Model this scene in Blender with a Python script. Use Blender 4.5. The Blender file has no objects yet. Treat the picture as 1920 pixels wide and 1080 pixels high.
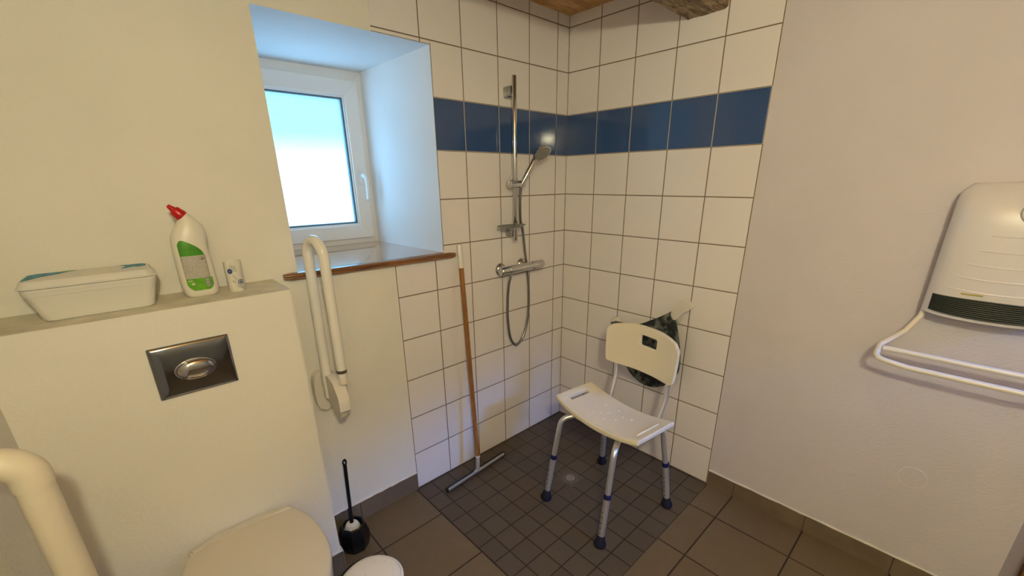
import bpy, bmesh, math, random
from mathutils import Vector, Matrix
random.seed(7)
PI = math.pi
S = bpy.context.scene
COL = S.collection

# ------------------------------------------------------------------ camera
cam_d = bpy.data.cameras.new('camera')
cam = bpy.data.objects.new('camera', cam_d)
COL.objects.link(cam)
CR = ((0.7278637088870387, -0.6856467631047141, -0.010145813383059109),
      (0.2330650087847543, 0.233446239281552, 0.9440251877177107),
      (-0.6448993122692394, -0.6894863085002482, 0.32971731441544905))
m = Matrix((CR[0], CR[1], CR[2])).transposed().to_4x4()
m.translation = (-1.93018378, -1.64560364, 1.48071463)
cam.matrix_world = m
cam_d.sensor_width = 36.0
cam_d.lens = 14.8919
cam_d.shift_x = -0.00418
cam_d.shift_y = 0.03897
cam_d.clip_start = 0.02
S.camera = cam
S.view_settings.view_transform = 'Standard'
S.view_settings.look = 'None'
S.view_settings.gamma = 1
S.view_settings.use_curve_mapping = False
S.view_settings.exposure = 0.0

# ------------------------------------------------------------------ sky outside
W = bpy.data.worlds.new('sky')
S.world = W
W.use_nodes = True
nt = W.node_tree
for n in list(nt.nodes):
    nt.nodes.remove(n)
N = nt.nodes.new
L = nt.links.new
out = N('ShaderNodeOutputWorld')
bg = N('ShaderNodeBackground')
tc = N('ShaderNodeTexCoord')
sep = N('ShaderNodeSeparateXYZ')
L(tc.outputs['Generated'], sep.inputs[0])
# north side: pale bright ground and haze low down, blue-green sky above it
r1 = N('ShaderNodeValToRGB')
for p_, c_ in ((0.508, (0.98, 0.98, 1.0)), (0.545, (0.085, 0.15, 0.105)), (0.600, (0.10, 0.17, 0.13)), (0.680, (1.0, 1.22, 1.35))):
    e_ = r1.color_ramp.elements.new(p_); e_.color = (*c_, 1)
r1.color_ramp.elements.remove(r1.color_ramp.elements[0])
r1.color_ramp.elements[-1].color = (1.0, 1.22, 1.35, 1)
mr = N('ShaderNodeMapRange')
mr.inputs['From Min'].default_value = -1
L(sep.outputs['Z'], mr.inputs['Value'])
L(mr.outputs[0], r1.inputs[0])
# south side: dark trees up to about 25 degrees, a bright band of sky over them, deeper blue overhead
r2 = N('ShaderNodeValToRGB')
def sn(a): return math.sin(math.radians(a))
for p_, v_ in ((sn(21), 0.0), (sn(27), 1.0), (sn(35), 1.0), (sn(46), 0.10)):
    e_ = r2.color_ramp.elements.new(p_); e_.color = (v_, v_, v_, 1)
r2.color_ramp.elements.remove(r2.color_ramp.elements[0])
r2.color_ramp.elements[-1].color = (0.06, 0.06, 0.06, 1)
L(sep.outputs['Z'], r2.inputs[0])
sk = N('ShaderNodeMix'); sk.data_type = 'RGBA'
sk.inputs['A'].default_value = (0.004, 0.006, 0.005, 1)
sk.inputs['B'].default_value = (1.3, 5.2, 16.5, 1)
L(r2.outputs[0], sk.inputs['Factor'])
side = N('ShaderNodeMath'); side.operation = 'GREATER_THAN'
L(sep.outputs['Y'], side.inputs[0]); side.inputs[1].default_value = 0.0
mx = N('ShaderNodeMix'); mx.data_type = 'RGBA'
L(side.outputs[0], mx.inputs['Factor'])
L(sk.outputs['Result'], mx.inputs['A'])
tint = N('ShaderNodeMix'); tint.data_type = 'RGBA'; tint.blend_type = 'MULTIPLY'
tint.inputs['Factor'].default_value = 1
tint.inputs['B'].default_value = (0.42, 0.68, 1.10, 1)
L(r1.outputs[0], tint.inputs['A'])
L(tint.outputs['Result'], mx.inputs['B'])
L(mx.outputs['Result'], bg.inputs['Color'])
bg.inputs['Strength'].default_value = 6.0
L(bg.outputs[0], out.inputs[0])

def portal(name, loc, rot, sx, sy):
    d = bpy.data.lights.new(name, 'AREA')
    d.shape = 'RECTANGLE'; d.size = sx; d.size_y = sy
    d.cycles.is_portal = True
    o = bpy.data.objects.new(name, d)
    o.location = loc; o.rotation_euler = rot
    COL.objects.link(o)
portal('window_daylight_portal', (-1.2, 0.645, 1.565), (-PI/2, 0, 0), 0.60, 0.66)
portal('high_window_daylight_portal', (-0.06, -3.47, 1.85), (PI/2, 0, 0), 0.74, 0.48)

# the room's warm lamp hangs just left of the photographer
LAMP = Vector((-1.98, -1.97, 1.91))
LAMP_R = 0.045
LAMP_COLOR = (1.0, 0.90, 0.575)
LAMP_RADIANCE = 49.5 / (4 * PI * PI * LAMP_R ** 2)

# ------------------------------------------------------------------ materials
def base_mat(name):
    mt = bpy.data.materials.new(name)
    mt.use_nodes = True
    t = mt.node_tree
    return mt, t, t.nodes['Principled BSDF']

def noise_bump(t, b, scale, strength, dist=0.002, detail=4, coord='Object', prev=None):
    tcn = t.nodes.new('ShaderNodeTexCoord')
    nz = t.nodes.new('ShaderNodeTexNoise')
    nz.inputs['Scale'].default_value = scale
    nz.inputs['Detail'].default_value = detail
    bp = t.nodes.new('ShaderNodeBump')
    bp.inputs['Strength'].default_value = strength
    bp.inputs['Distance'].default_value = dist
    t.links.new(tcn.outputs[coord], nz.inputs['Vector'])
    t.links.new(nz.outputs[0], bp.inputs['Height'])
    if prev is not None:
        t.links.new(prev.outputs[0], bp.inputs['Normal'])
    t.links.new(bp.outputs[0], b.inputs['Normal'])
    return bp

def mat(name, col, rough=0.5, metal=0.0, vary=0.0, vscale=8.0, bump=0.0, bscale=80.0, bdist=0.001, coat=0.0, trans=0.0, ior=None, spec=None):
    mt, t, b = base_mat(name)
    b.inputs['Base Color'].default_value = (*col, 1)
    b.inputs['Roughness'].default_value = rough
    b.inputs['Metallic'].default_value = metal
    if coat: b.inputs['Coat Weight'].default_value = coat
    if trans: b.inputs['Transmission Weight'].default_value = trans
    if ior: b.inputs['IOR'].default_value = ior
    if spec is not None: b.inputs['Specular IOR Level'].default_value = spec
    if vary:
        tcn = t.nodes.new('ShaderNodeTexCoord')
        nz = t.nodes.new('ShaderNodeTexNoise')
        nz.inputs['Scale'].default_value = vscale
        nz.inputs['Detail'].default_value = 5
        rp = t.nodes.new('ShaderNodeValToRGB')
        rp.color_ramp.elements[0].position = 0.3
        rp.color_ramp.elements[1].position = 0.7
        rp.color_ramp.elements[0].color = (*[c * (1 - vary) for c in col], 1)
        rp.color_ramp.elements[1].color = (*[min(1, c * (1 + vary)) for c in col], 1)
        t.links.new(tcn.outputs['Object'], nz.inputs['Vector'])
        t.links.new(nz.outputs[0], rp.inputs[0])
        t.links.new(rp.outputs[0], b.inputs['Base Color'])
    if bump:
        noise_bump(t, b, bscale, bump, bdist)
    return mt

def nmath(t, op, a, b=None, clamp=False):
    n = t.nodes.new('ShaderNodeMath'); n.operation = op; n.use_clamp = clamp
    for i, v in enumerate((a, b)):
        if v is None: continue
        if isinstance(v, (int, float)): n.inputs[i].default_value = v
        else: t.links.new(v, n.inputs[i])
    return n.outputs[0]

def grid_dist(t, v, off, size):
    """distance in metres to the nearest line off + k*size"""
    x = nmath(t, 'DIVIDE', nmath(t, 'SUBTRACT', v, off), size)
    f = nmath(t, 'FRACT', nmath(t, 'ADD', x, 0.5))
    return nmath(t, 'MULTIPLY', nmath(t, 'ABSOLUTE', nmath(t, 'SUBTRACT', f, 0.5)), size)

def cell_id(t, v, off, size):
    return nmath(t, 'FLOOR', nmath(t, 'DIVIDE', nmath(t, 'SUBTRACT', v, off), size))

def ramp_mask(t, d, lo, hi):
    n = t.nodes.new('ShaderNodeMapRange')
    n.interpolation_type = 'SMOOTHSTEP'
    n.inputs['From Min'].default_value = lo
    n.inputs['From Max'].default_value = hi
    t.links.new(d, n.inputs['Value'])
    return n.outputs[0]

def mixc(t, f, a, b):
    n = t.nodes.new('ShaderNodeMix'); n.data_type = 'RGBA'
    for k, v in (('Factor', f), ('A', a), ('B', b)):
        if isinstance(v, tuple): n.inputs[k].default_value = (*v, 1)
        elif isinstance(v, (int, float)): n.inputs[k].default_value = v
        else: t.links.new(v, n.inputs[k])
    return n.outputs['Result']

def tile_mat(name, axis, uoff, usize, voff, vsize, kind):
    """tiles by position in the room; axis X or Y = the horizontal run of a wall, F = floor"""
    mt, t, b = base_mat(name)
    g = t.nodes.new('ShaderNodeNewGeometry')
    s = t.nodes.new('ShaderNodeSeparateXYZ')
    t.links.new(g.outputs['Position'], s.inputs[0])
    if axis == 'X': u, v = s.outputs['X'], s.outputs['Z']
    elif axis == 'Y': u, v = s.outputs['Y'], s.outputs['Z']
    else: u, v = s.outputs['X'], s.outputs['Y']
    du = grid_dist(t, u, uoff, usize); dv = grid_dist(t, v, voff, vsize)
    d = nmath(t, 'MINIMUM', du, dv)
    if kind == 'wall':
        gw = 0.0022
        body = ramp_mask(t, d, gw - 0.0005, gw + 0.0005)
        pillow = ramp_mask(t, d, gw, gw + 0.004)
        z = s.outputs['Z']
        blue = nmath(t, 'MULTIPLY', nmath(t, 'GREATER_THAN', z, 1.6029), nmath(t, 'LESS_THAN', z, 1.8029))
        colr = mixc(t, blue, (0.83, 0.80, 0.815), (0.036, 0.080, 0.225))
        col = mixc(t, body, mixc(t, blue, (0.17, 0.125, 0.085), (0.42, 0.38, 0.35)), colr)
        t.links.new(col, b.inputs['Base Color'])
        t.links.new(mixc(t, body, (0.8, 0.8, 0.8), mixc(t, blue, (0.19, 0.19, 0.19), (0.08, 0.08, 0.08))), b.inputs['Roughness'])
        # every tile sits at its own very slight angle
        idn = t.nodes.new('ShaderNodeCombineXYZ')
        t.links.new(cell_id(t, u, uoff, usize), idn.inputs[0]); t.links.new(cell_id(t, v, voff, vsize), idn.inputs[1])
        wn = t.nodes.new('ShaderNodeTexNoise'); wn.inputs['Scale'].default_value = 9; wn.inputs['Detail'].default_value = 1
        t.links.new(g.outputs['Position'], wn.inputs['Vector'])
        h = nmath(t, 'ADD', pillow, nmath(t, 'MULTIPLY', wn.outputs[0], 0.25))
        bp = t.nodes.new('ShaderNodeBump'); bp.inputs['Strength'].default_value = 0.7; bp.inputs['Distance'].default_value = 0.0012
        t.links.new(h, bp.inputs['Height']); t.links.new(bp.outputs[0], b.inputs['Normal'])
    else:
        gw = 0.0024 if kind == 'mosaic' else 0.0030
        body = ramp_mask(t, d, gw - 0.0006, gw + 0.0008)
        idn = t.nodes.new('ShaderNodeCombineXYZ')
        t.links.new(cell_id(t, u, uoff, usize), idn.inputs[0]); t.links.new(cell_id(t, v, voff, vsize), idn.inputs[1])
        wn = t.nodes.new('ShaderNodeTexWhiteNoise'); wn.noise_dimensions = '2D'
        t.links.new(idn.outputs[0], wn.inputs['Vector'])
        nz = t.nodes.new('ShaderNodeTexNoise'); nz.inputs['Scale'].default_value = 14; nz.inputs['Detail'].default_value = 6
        nz.inputs['Distortion'].default_value = 1.2
        t.links.new(g.outputs['Position'], nz.inputs['Vector'])
        f = nmath(t, 'ADD', nmath(t, 'MULTIPLY', wn.outputs['Value'], 0.45), nmath(t, 'MULTIPLY', nz.outputs[0], 0.55), True)
        if kind == 'mosaic': ca, cb, cg = (0.072, 0.056, 0.041), (0.101, 0.079, 0.057), (0.016, 0.010, 0.005)
        else: ca, cb, cg = (0.115, 0.084, 0.048), (0.170, 0.126, 0.078), (0.022, 0.013, 0.007)
        t.links.new(mixc(t, body, cg, mixc(t, f, ca, cb)), b.inputs['Base Color'])
        b.inputs['Roughness'].default_value = 0.55 if kind == 'mosaic' else 0.5
        n2 = t.nodes.new('ShaderNodeTexNoise'); n2.inputs['Scale'].default_value = 60; n2.inputs['Detail'].default_value = 5
        t.links.new(g.outputs['Position'], n2.inputs['Vector'])
        h = nmath(t, 'ADD', body, nmath(t, 'MULTIPLY', n2.outputs[0], 0.35))
        bp = t.nodes.new('ShaderNodeBump'); bp.inputs['Strength'].default_value = 0.6; bp.inputs['Distance'].default_value = 0.001
        t.links.new(h, bp.inputs['Height']); t.links.new(bp.outputs[0], b.inputs['Normal'])
    return mt

def plaster(name, col, strength=0.35):
    mt, t, b = base_mat(name)
    b.inputs['Roughness'].default_value = 0.75
    b.inputs['Specular IOR Level'].default_value = 0.25
    g = t.nodes.new('ShaderNodeNewGeometry')
    n0 = t.nodes.new('ShaderNodeTexNoise'); n0.inputs['Scale'].default_value = 2.5; n0.inputs['Detail'].default_value = 3
    t.links.new(g.outputs['Position'], n0.inputs['Vector'])
    t.links.new(mixc(t, ramp_mask(t, n0.outputs[0], 0.3, 0.7), tuple(c * 0.97 for c in col), tuple(min(1, c * 1.02) for c in col)), b.inputs['Base Color'])
    mp = t.nodes.new('ShaderNodeMapping'); mp.inputs['Scale'].default_value = (0.85, 0.85, 1.35)
    t.links.new(g.outputs['Position'], mp.inputs['Vector'])
    n1 = t.nodes.new('ShaderNodeTexNoise'); n1.inputs['Scale'].default_value = 95; n1.inputs['Detail'].default_value = 4
    n2 = t.nodes.new('ShaderNodeTexNoise'); n2.inputs['Scale'].default_value = 11; n2.inputs['Detail'].default_value = 3
    t.links.new(mp.outputs[0], n1.inputs['Vector']); t.links.new(g.outputs['Position'], n2.inputs['Vector'])
    h = nmath(t, 'ADD', n1.outputs[0], nmath(t, 'MULTIPLY', n2.outputs[0], 1.6))
    bp = t.nodes.new('ShaderNodeBump'); bp.inputs['Strength'].default_value = min(1, strength * 1.15); bp.inputs['Distance'].default_value = 0.003
    t.links.new(h, bp.inputs['Height']); t.links.new(bp.outputs[0], b.inputs['Normal'])
    return mt

def wood(name, c0, c1, scale=(1, 12, 12), rough=0.4, bump=0.3, nscale=6, bdist=0.002, coat=0.0):
    mt, t, b = base_mat(name)
    b.inputs['Roughness'].default_value = rough
    b.inputs['Coat Weight'].default_value = coat
    tcn = t.nodes.new('ShaderNodeNewGeometry')
    mp = t.nodes.new('ShaderNodeMapping'); mp.inputs['Scale'].default_value = scale
    nz = t.nodes.new('ShaderNodeTexNoise'); nz.inputs['Scale'].default_value = nscale; nz.inputs['Detail'].default_value = 8
    nz.inputs['Distortion'].default_value = 0.8
    t.links.new(tcn.outputs['Position'], mp.inputs[0]); t.links.new(mp.outputs[0], nz.inputs['Vector'])
    t.links.new(mixc(t, ramp_mask(t, nz.outputs[0], 0.3, 0.7), c0, c1), b.inputs['Base Color'])
    bp = t.nodes.new('ShaderNodeBump'); bp.inputs['Strength'].default_value = bump; bp.inputs['Distance'].default_value = bdist
    t.links.new(nz.outputs[0], bp.inputs['Height']); t.links.new(bp.outputs[0], b.inputs['Normal'])
    return mt

M = {}
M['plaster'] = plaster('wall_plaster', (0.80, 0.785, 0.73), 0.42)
M['back_wall'] = plaster('far_wall_darkened', (0.45, 0.43, 0.40), 0.3)  # unseen wall, colour made darker to cut the light bounced into the room
M['plaster_right'] = plaster('right_wall_plaster_cool_tint', (0.64, 0.605, 0.655), 0.36)  # cool daylight on this wall is put into its base colour
M['ledge'] = mat('ledge_grey_paint', (0.68, 0.65, 0.55), 0.7, vary=0.12, vscale=20, bump=0.4, bscale=60)
M['reveal'] = plaster('reveal_plaster', (0.82, 0.82, 0.82), 0.12)
M['tileA'] = tile_mat('shower_tiles_window_wall', 'X', -0.0891, 0.2, 0.0029, 0.2, 'wall')
M['tileB'] = tile_mat('shower_tiles_right_wall', 'Y', 0.0, 0.2, 0.0029, 0.2, 'wall')
M['floor'] = tile_mat('brown_floor_tiles', 'F', -0.2047, 0.299, -0.2335, 0.2992, 'big')
M['mosaic'] = tile_mat('shower_floor_mosaic', 'F', -0.0130, 0.1003, -0.0100, 0.1004, 'mosaic')
M['grout'] = mat('dark_grout', (0.035, 0.024, 0.016), 0.9)
M['skirt'] = mat('brown_skirting_tile', (0.16, 0.122, 0.083), 0.4, vary=0.18, vscale=9, bump=0.2, bscale=60)
M['caulk'] = mat('white_sealant', (0.74, 0.71, 0.66), 0.6, bump=0.4, bscale=50)
M['chrome'] = mat('chrome', (0.60, 0.60, 0.61), 0.08, 1.0)
M['chrome_dark'] = mat('chrome_plate_dim_reflection', (0.27, 0.29, 0.33), 0.07, 1.0)  # dark base colour stands in for the reflection of a dim room
M['satin'] = mat('satin_chrome', (0.42, 0.43, 0.42), 0.25, 1.0)
M['hose'] = mat('ribbed_metal_hose', (0.34, 0.34, 0.34), 0.25, 1.0)
M['alu'] = mat('anodised_aluminium', (0.74, 0.74, 0.76), 0.38, 0.85)
M['chair_white'] = mat('moulded_white_plastic', (0.81, 0.745, 0.585), 0.38, bump=0.05, bscale=120)
M['navy'] = mat('navy_plastic', (0.006, 0.008, 0.075), 0.4)
M['rubber'] = mat('dark_rubber_foot', (0.004, 0.005, 0.022), 0.5)
M['white_gloss'] = mat('white_enamel', (0.80, 0.79, 0.75), 0.22)
M['cream'] = mat('cream_plastic', (0.77, 0.735, 0.675), 0.28)
M['ceramic'] = mat('toilet_white', (0.66, 0.615, 0.53), 0.12, coat=0.3)
M['pvc'] = mat('window_white_plastic', (0.80, 0.79, 0.78), 0.28)
M['pipe'] = mat('off_white_pipe_plastic', (0.76, 0.70, 0.56), 0.38)
M['gasket'] = mat('grey_gasket', (0.10, 0.16, 0.20), 0.6)
M['sill'] = wood('varnished_sill_wood', (0.30, 0.135, 0.062), (0.50, 0.25, 0.13), (1.2, 9, 9), 0.18, 0.12, 5, coat=1.0)
M['sill_edge'] = wood('sill_edge_wood', (0.13, 0.05, 0.018), (0.30, 0.14, 0.05), (1.5, 20, 20), 0.3, 0.3, 5, coat=0.3)
M['ceiling'] = wood('ceiling_boards', (0.42, 0.22, 0.075), (0.66, 0.40, 0.17), (3, 10, 3), 0.6, 0.4, 3)
M['beam'] = wood('rough_beam_wood', (0.16, 0.105, 0.06), (0.50, 0.37, 0.23), (2.5, 9, 9), 0.85, 1.0, 5, 0.012)
M['stick'] = wood('broomstick_wood', (0.23, 0.095, 0.025), (0.36, 0.165, 0.045), (30, 30, 1.5), 0.35, 0.1, 4)
M['door'] = wood('door_wood', (0.22, 0.10, 0.03), (0.36, 0.18, 0.06), (14, 14, 1.2), 0.4, 0.2, 4)
M['black'] = mat('black_plastic', (0.0035, 0.0035, 0.004), 0.32)
M['black_rubber'] = mat('black_rubber', (0.012, 0.012, 0.013), 0.6)
M['galv'] = mat('galvanised_steel', (0.50, 0.50, 0.49), 0.45, 0.55, bump=0.2, bscale=90)
M['bristle'] = mat('white_bristles', (0.75, 0.72, 0.62), 0.7, bump=1.0, bscale=300, bdist=0.004)
M['red'] = mat('red_cap_plastic', (0.50, 0.006, 0.012), 0.28)
M['bottle'] = mat('white_bottle_plastic', (0.76, 0.74, 0.66), 0.35)
M['tub'] = mat('translucent_white_tub', (0.72, 0.72, 0.68), 0.35)
M['teal'] = mat('torn_teal_sticker', (0.015, 0.24, 0.36), 0.5, vary=0.7, vscale=90)
M['green_s'] = mat('torn_green_sticker', (0.30, 0.42, 0.09), 0.5, vary=0.5, vscale=90)
M['soap'] = mat('frosted_soap_dish', (0.42, 0.44, 0.43), 0.15, trans=0.6, ior=1.45)
M['grille'] = mat('black_grille', (0.012, 0.016, 0.013), 0.3)
M['heater'] = mat('heater_white_plastic', (0.70, 0.685, 0.73), 0.2, coat=0.3)
M['yellow'] = mat('olive_yellow_badge', (0.36, 0.31, 0.05), 0.4)
M['blue'] = mat('blue_print', (0.03, 0.07, 0.22), 0.5)
M['ink'] = mat('dark_print', (0.07, 0.08, 0.12), 0.5)
M['grey'] = mat('grey_plastic', (0.25, 0.25, 0.24), 0.45)

# ------------------------------------------------------------------ object helpers
MW = {}
def mw(o):
    return MW.get(o.name, Matrix.Identity(4))

def finish(me, smooth, angle):
    if smooth:
        for p in me.polygons: p.use_smooth = True
        me.set_sharp_from_angle(angle=math.radians(angle))

def obj(name, bm, m_, parent=None, smooth=True, angle=38, origin=None, world=True):
    """link bm as ONE mesh object; vertices are given in room coordinates (world=True) or the parent's own"""
    me = bpy.data.meshes.new(name)
    bmesh.ops.recalc_face_normals(bm, faces=bm.faces[:])
    M4 = Matrix.Identity(4)
    if parent is not None:
        M4 = mw(parent)
        if world: bm.transform(M4.inverted())
    elif origin != 'room':
        vs = [v.co for v in bm.verts]
        if origin is None:
            lo = Vector([min(v[i] for v in vs) for i in range(3)]); hi = Vector([max(v[i] for v in vs) for i in range(3)])
            origin = ((lo.x + hi.x) / 2, (lo.y + hi.y) / 2, lo.z)
        M4 = Matrix.Translation(Vector(origin))
        bm.transform(M4.inverted())
    bm.to_mesh(me); bm.free()
    finish(me, smooth, angle)
    ms = m_ if isinstance(m_, (list, tuple)) else [m_]
    for q in ms: me.materials.append(q)
    o = bpy.data.objects.new(name, me)
    COL.objects.link(o)
    if parent is not None: o.parent = parent
    else: o.matrix_world = M4
    MW[o.name] = M4
    return o

def tag(o, label=None, cat=None, group=None, kind=None):
    if label: o['label'] = label
    if cat: o['category'] = cat
    if group: o['group'] = group
    if kind: o['kind'] = kind
    return o

def thing(name, label, cat, loc=(0, 0, 0), rz=0.0, kind=None):
    o = bpy.data.objects.new(name, None)
    o.empty_display_size = 0.05
    COL.objects.link(o)
    o.location = loc; o.rotation_euler = (0, 0, rz)
    MW[o.name] = Matrix.Translation(Vector(loc)) @ Matrix.Rotation(rz, 4, 'Z')
    return tag(o, label, cat, None, kind)

def box(bm, lo, hi, bev=0.0, seg=2):
    r = bmesh.ops.create_cube(bm, size=1)
    vs = r['verts']
    c = [(lo[i] + hi[i]) / 2 for i in range(3)]; s = [abs(hi[i] - lo[i]) for i in range(3)]
    for v in vs:
        v.co = Vector([c[i] + v.co[i] * s[i] for i in range(3)])
    if bev:
        es = list({e for v in vs for e in v.link_edges})
        bmesh.ops.bevel(bm, geom=es, offset=bev, segments=seg, affect='EDGES', profile=0.5)
    return bm

def hexa(bm, p):
    """8 points: bottom four then top four, same order"""
    v = [bm.verts.new(q) for q in p]
    for f in ((0, 1, 2, 3), (4, 5, 6, 7), (0, 1, 5, 4), (1, 2, 6, 5), (2, 3, 7, 6), (3, 0, 4, 7)):
        bm.faces.new([v[i] for i in f])
    return bm

def spline(pts, n=8):
    """Catmull-Rom through the points"""
    P = [Vector(p) for p in pts]
    if len(P) < 3: return P
    Q = [P[0] * 2 - P[1]] + P + [P[-1] * 2 - P[-2]]
    out_ = []
    for i in range(1, len(Q) - 2):
        a, b_, c, d = Q[i - 1], Q[i], Q[i + 1], Q[i + 2]
        for k in range(n):
            t_ = k / n
            out_.append(0.5 * ((2 * b_) + (c - a) * t_ + (2 * a - 5 * b_ + 4 * c - d) * t_ ** 2 + (3 * b_ - a - 3 * c + d) * t_ ** 3))
    out_.append(P[-1])
    return out_

def fillet(pts, r, n=8):
    """polyline with its inner corners rounded to radius r"""
    P = [Vector(p) for p in pts]
    rr = r if isinstance(r, (list, tuple)) else [r] * len(P)
    o = [P[0]]
    for i in range(1, len(P) - 1):
        a, b_, c = P[i - 1], P[i], P[i + 1]
        d1 = (a - b_).normalized(); d2 = (c - b_).normalized()
        ang = d1.angle(d2)
        if ang > PI - 0.01: o.append(b_); continue
        tl = min(rr[i] / math.tan(ang / 2), (a - b_).length * 0.49, (c - b_).length * 0.49)
        s, e = b_ + d1 * tl, b_ + d2 * tl
        for k in range(n + 1):
            t_ = k / n
            o.append(s.lerp(b_, t_).lerp(b_.lerp(e, t_), t_))
    o.append(P[-1])
    return o

def tube(bm, pts, r, seg=16, cap=True, ry=None):
    P = [Vector(p) for p in pts]
    n = len(P)
    R_ = r if isinstance(r, (list, tuple)) else [r] * n
    tg = []
    for i in range(n):
        d = (P[min(i + 1, n - 1)] - P[max(i - 1, 0)])
        tg.append(d.normalized())
    ref = Vector((0, 0, 1)) if abs(tg[0].z) < 0.9 else Vector((1, 0, 0))
    u = tg[0].cross(ref).normalized()
    rings = []
    for i in range(n):
        u = (u - tg[i] * u.dot(tg[i])).normalized()
        w = tg[i].cross(u)
        a2 = (ry[i] if isinstance(ry, (list, tuple)) else ry) if ry else R_[i]
        rings.append([bm.verts.new(P[i] + (u * math.cos(2 * PI * k / seg) * R_[i] + w * math.sin(2 * PI * k / seg) * a2)) for k in range(seg)])
    for i in range(n - 1):
        for k in range(seg):
            bm.faces.new((rings[i][k], rings[i][(k + 1) % seg], rings[i + 1][(k + 1) % seg], rings[i + 1][k]))
    if cap:
        bm.faces.new(rings[0]); bm.faces.new(rings[-1])
    return bm

def lathe(bm, prof, base, axis=(0, 0, 1), seg=32, sx=1.0, cap=True):
    """prof = (radius, height) pairs spun about axis through base"""
    ax = Vector(axis).normalized()
    ref = Vector((0, 0, 1)) if abs(ax.z) < 0.9 else Vector((1, 0, 0))
    u = ax.cross(ref).normalized(); w = ax.cross(u)
    rings = []
    for r, h in prof:
        c = Vector(base) + ax * h
        if r < 1e-6: rings.append([bm.verts.new(c)])
        else: rings.append([bm.verts.new(c + u * math.cos(2 * PI * k / seg) * r * sx + w * math.sin(2 * PI * k / seg) * r) for k in range(seg)])
    for a, b_ in zip(rings, rings[1:]):
        for k in range(seg):
            if len(a) == 1 and len(b_) == 1: continue
            if len(a) == 1: bm.faces.new((a[0], b_[k], b_[(k + 1) % seg]))
            elif len(b_) == 1: bm.faces.new((a[k], a[(k + 1) % seg], b_[0]))
            else: bm.faces.new((a[k], a[(k + 1) % seg], b_[(k + 1) % seg], b_[k]))
    if cap:
        for rr in (rings[0], rings[-1]):
            if len(rr) > 2: bm.faces.new(rr)
    return bm

def loft(bm, rings, cap=True):
    R_ = [[bm.verts.new(p) for p in ring] for ring in rings]
    n = len(R_[0])
    for a, b_ in zip(R_, R_[1:]):
        for k in range(n):
            bm.faces.new((a[k], a[(k + 1) % n], b_[(k + 1) % n], b_[k]))
    if cap:
        bm.faces.new(R_[0]); bm.faces.new(R_[-1])
    return bm

def rrect(cx, cy, hx, hy, r, n=6):
    """rounded rectangle outline as (x, y) pairs"""
    r = min(r, hx, hy)
    o = []
    for sx, sy, a0 in ((1, 1, 0), (-1, 1, PI / 2), (-1, -1, PI), (1, -1, 3 * PI / 2)):
        for k in range(n + 1):
            a = a0 + (PI / 2) * k / n
            o.append((cx + sx * (hx - r) + r * math.cos(a), cy + sy * (hy - r) + r * math.sin(a)))
    return o

def prism(bm, outline, fn, d0, d1, bev=0.0, seg=2):
    """extrude a 2D outline; fn(a, b, d) gives the point"""
    a = [bm.verts.new(fn(p[0], p[1], d0)) for p in outline]
    b_ = [bm.verts.new(fn(p[0], p[1], d1)) for p in outline]
    n = len(a)
    bm.faces.new(a); top = bm.faces.new(b_)
    for k in range(n):
        bm.faces.new((a[k], a[(k + 1) % n], b_[(k + 1) % n], b_[k]))
    if bev:
        bmesh.ops.bevel(bm, geom=list(top.edges), offset=bev, segments=seg, affect='EDGES', profile=0.5)
    return bm

def smooth_outline(pts, n=6):
    P = [Vector((p[0], p[1], 0)) for p in pts]
    m_ = len(P); o = []
    for i in range(m_):
        a, b_, c, d = P[i - 1], P[i], P[(i + 1) % m_], P[(i + 2) % m_]
        for k in range(n):
            t_ = k / n
            q = 0.5 * ((2 * b_) + (c - a) * t_ + (2 * a - 5 * b_ + 4 * c - d) * t_ ** 2 + (3 * b_ - a - 3 * c + d) * t_ ** 3)
            o.append((q.x, q.y))
    return o

def subsurf(o, lv=2):
    md = o.modifiers.new('smooth', 'SUBSURF'); md.levels = lv; md.render_levels = lv

nb = bmesh.new

# ================================================================== THE ROOM
XL, XR, YB = -2.207, 0.0, -3.15
CZ = 2.2535
def struct(name, bm, m_, parent=None, **k):
    o = obj(name, bm, m_, parent, origin='room' if parent is None else None, **k)
    if parent is None: o['kind'] = 'structure'
    return o

# floor: brown 30 cm tiles with the shower's 10 cm mosaic let in
b = nb(); box(b, (XL - 0.1, YB - 0.1, -0.12), (0.75, 0.05, 0.0))
floor = struct('floor', b, M['floor'], smooth=False)
b = nb(); box(b, (-1.0985, -1.0065, -0.05), (0.0, 0.0, 0.0015))
struct('shower_mosaic', b, M['mosaic'], floor, smooth=False)
b = nb(); box(b, (-1.1012, -1.0092, -0.05), (0.0, 0.0, 0.0008))
struct('shower_edge_joint', b, M['grout'], floor, smooth=False)

# window wall with its deep niche
ZS, ZT = 1.1665, 1.987
b = nb()
def nichebox(x0f, x1f, x0b, x1b, z0, z1):
    hexa(b, [(x0f, 0, z0), (x1f, 0, z0), (x1b, 0.66, z0), (x0b, 0.66, z0), (x0f, 0, z1), (x1f, 0, z1), (x1b, 0.66, z1), (x0b, 0.66, z1)])
nichebox(XL - 0.15, -1.4705, XL - 0.15, -1.462, -0.1, CZ + 0.1)
nichebox(-0.8435, 0.12, -0.8755, 0.12, -0.1, CZ + 0.1)
nichebox(-1.4705, -0.8435, -1.462, -0.8755, -0.1, ZS)
hexa(b, [(-1.4705, 0, ZT), (-0.8435, 0, 1.9875), (-0.8755, 0.66, 1.978), (-1.462, 0.66, 1.972),
         (-1.4705, 0, CZ + 0.1), (-0.8435, 0, CZ + 0.1), (-0.8755, 0.66, CZ + 0.1), (-1.462, 0.66, CZ + 0.1)])
wallA = struct('wall_north', b, [M['plaster'], M['reveal']], smooth=False)
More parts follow.
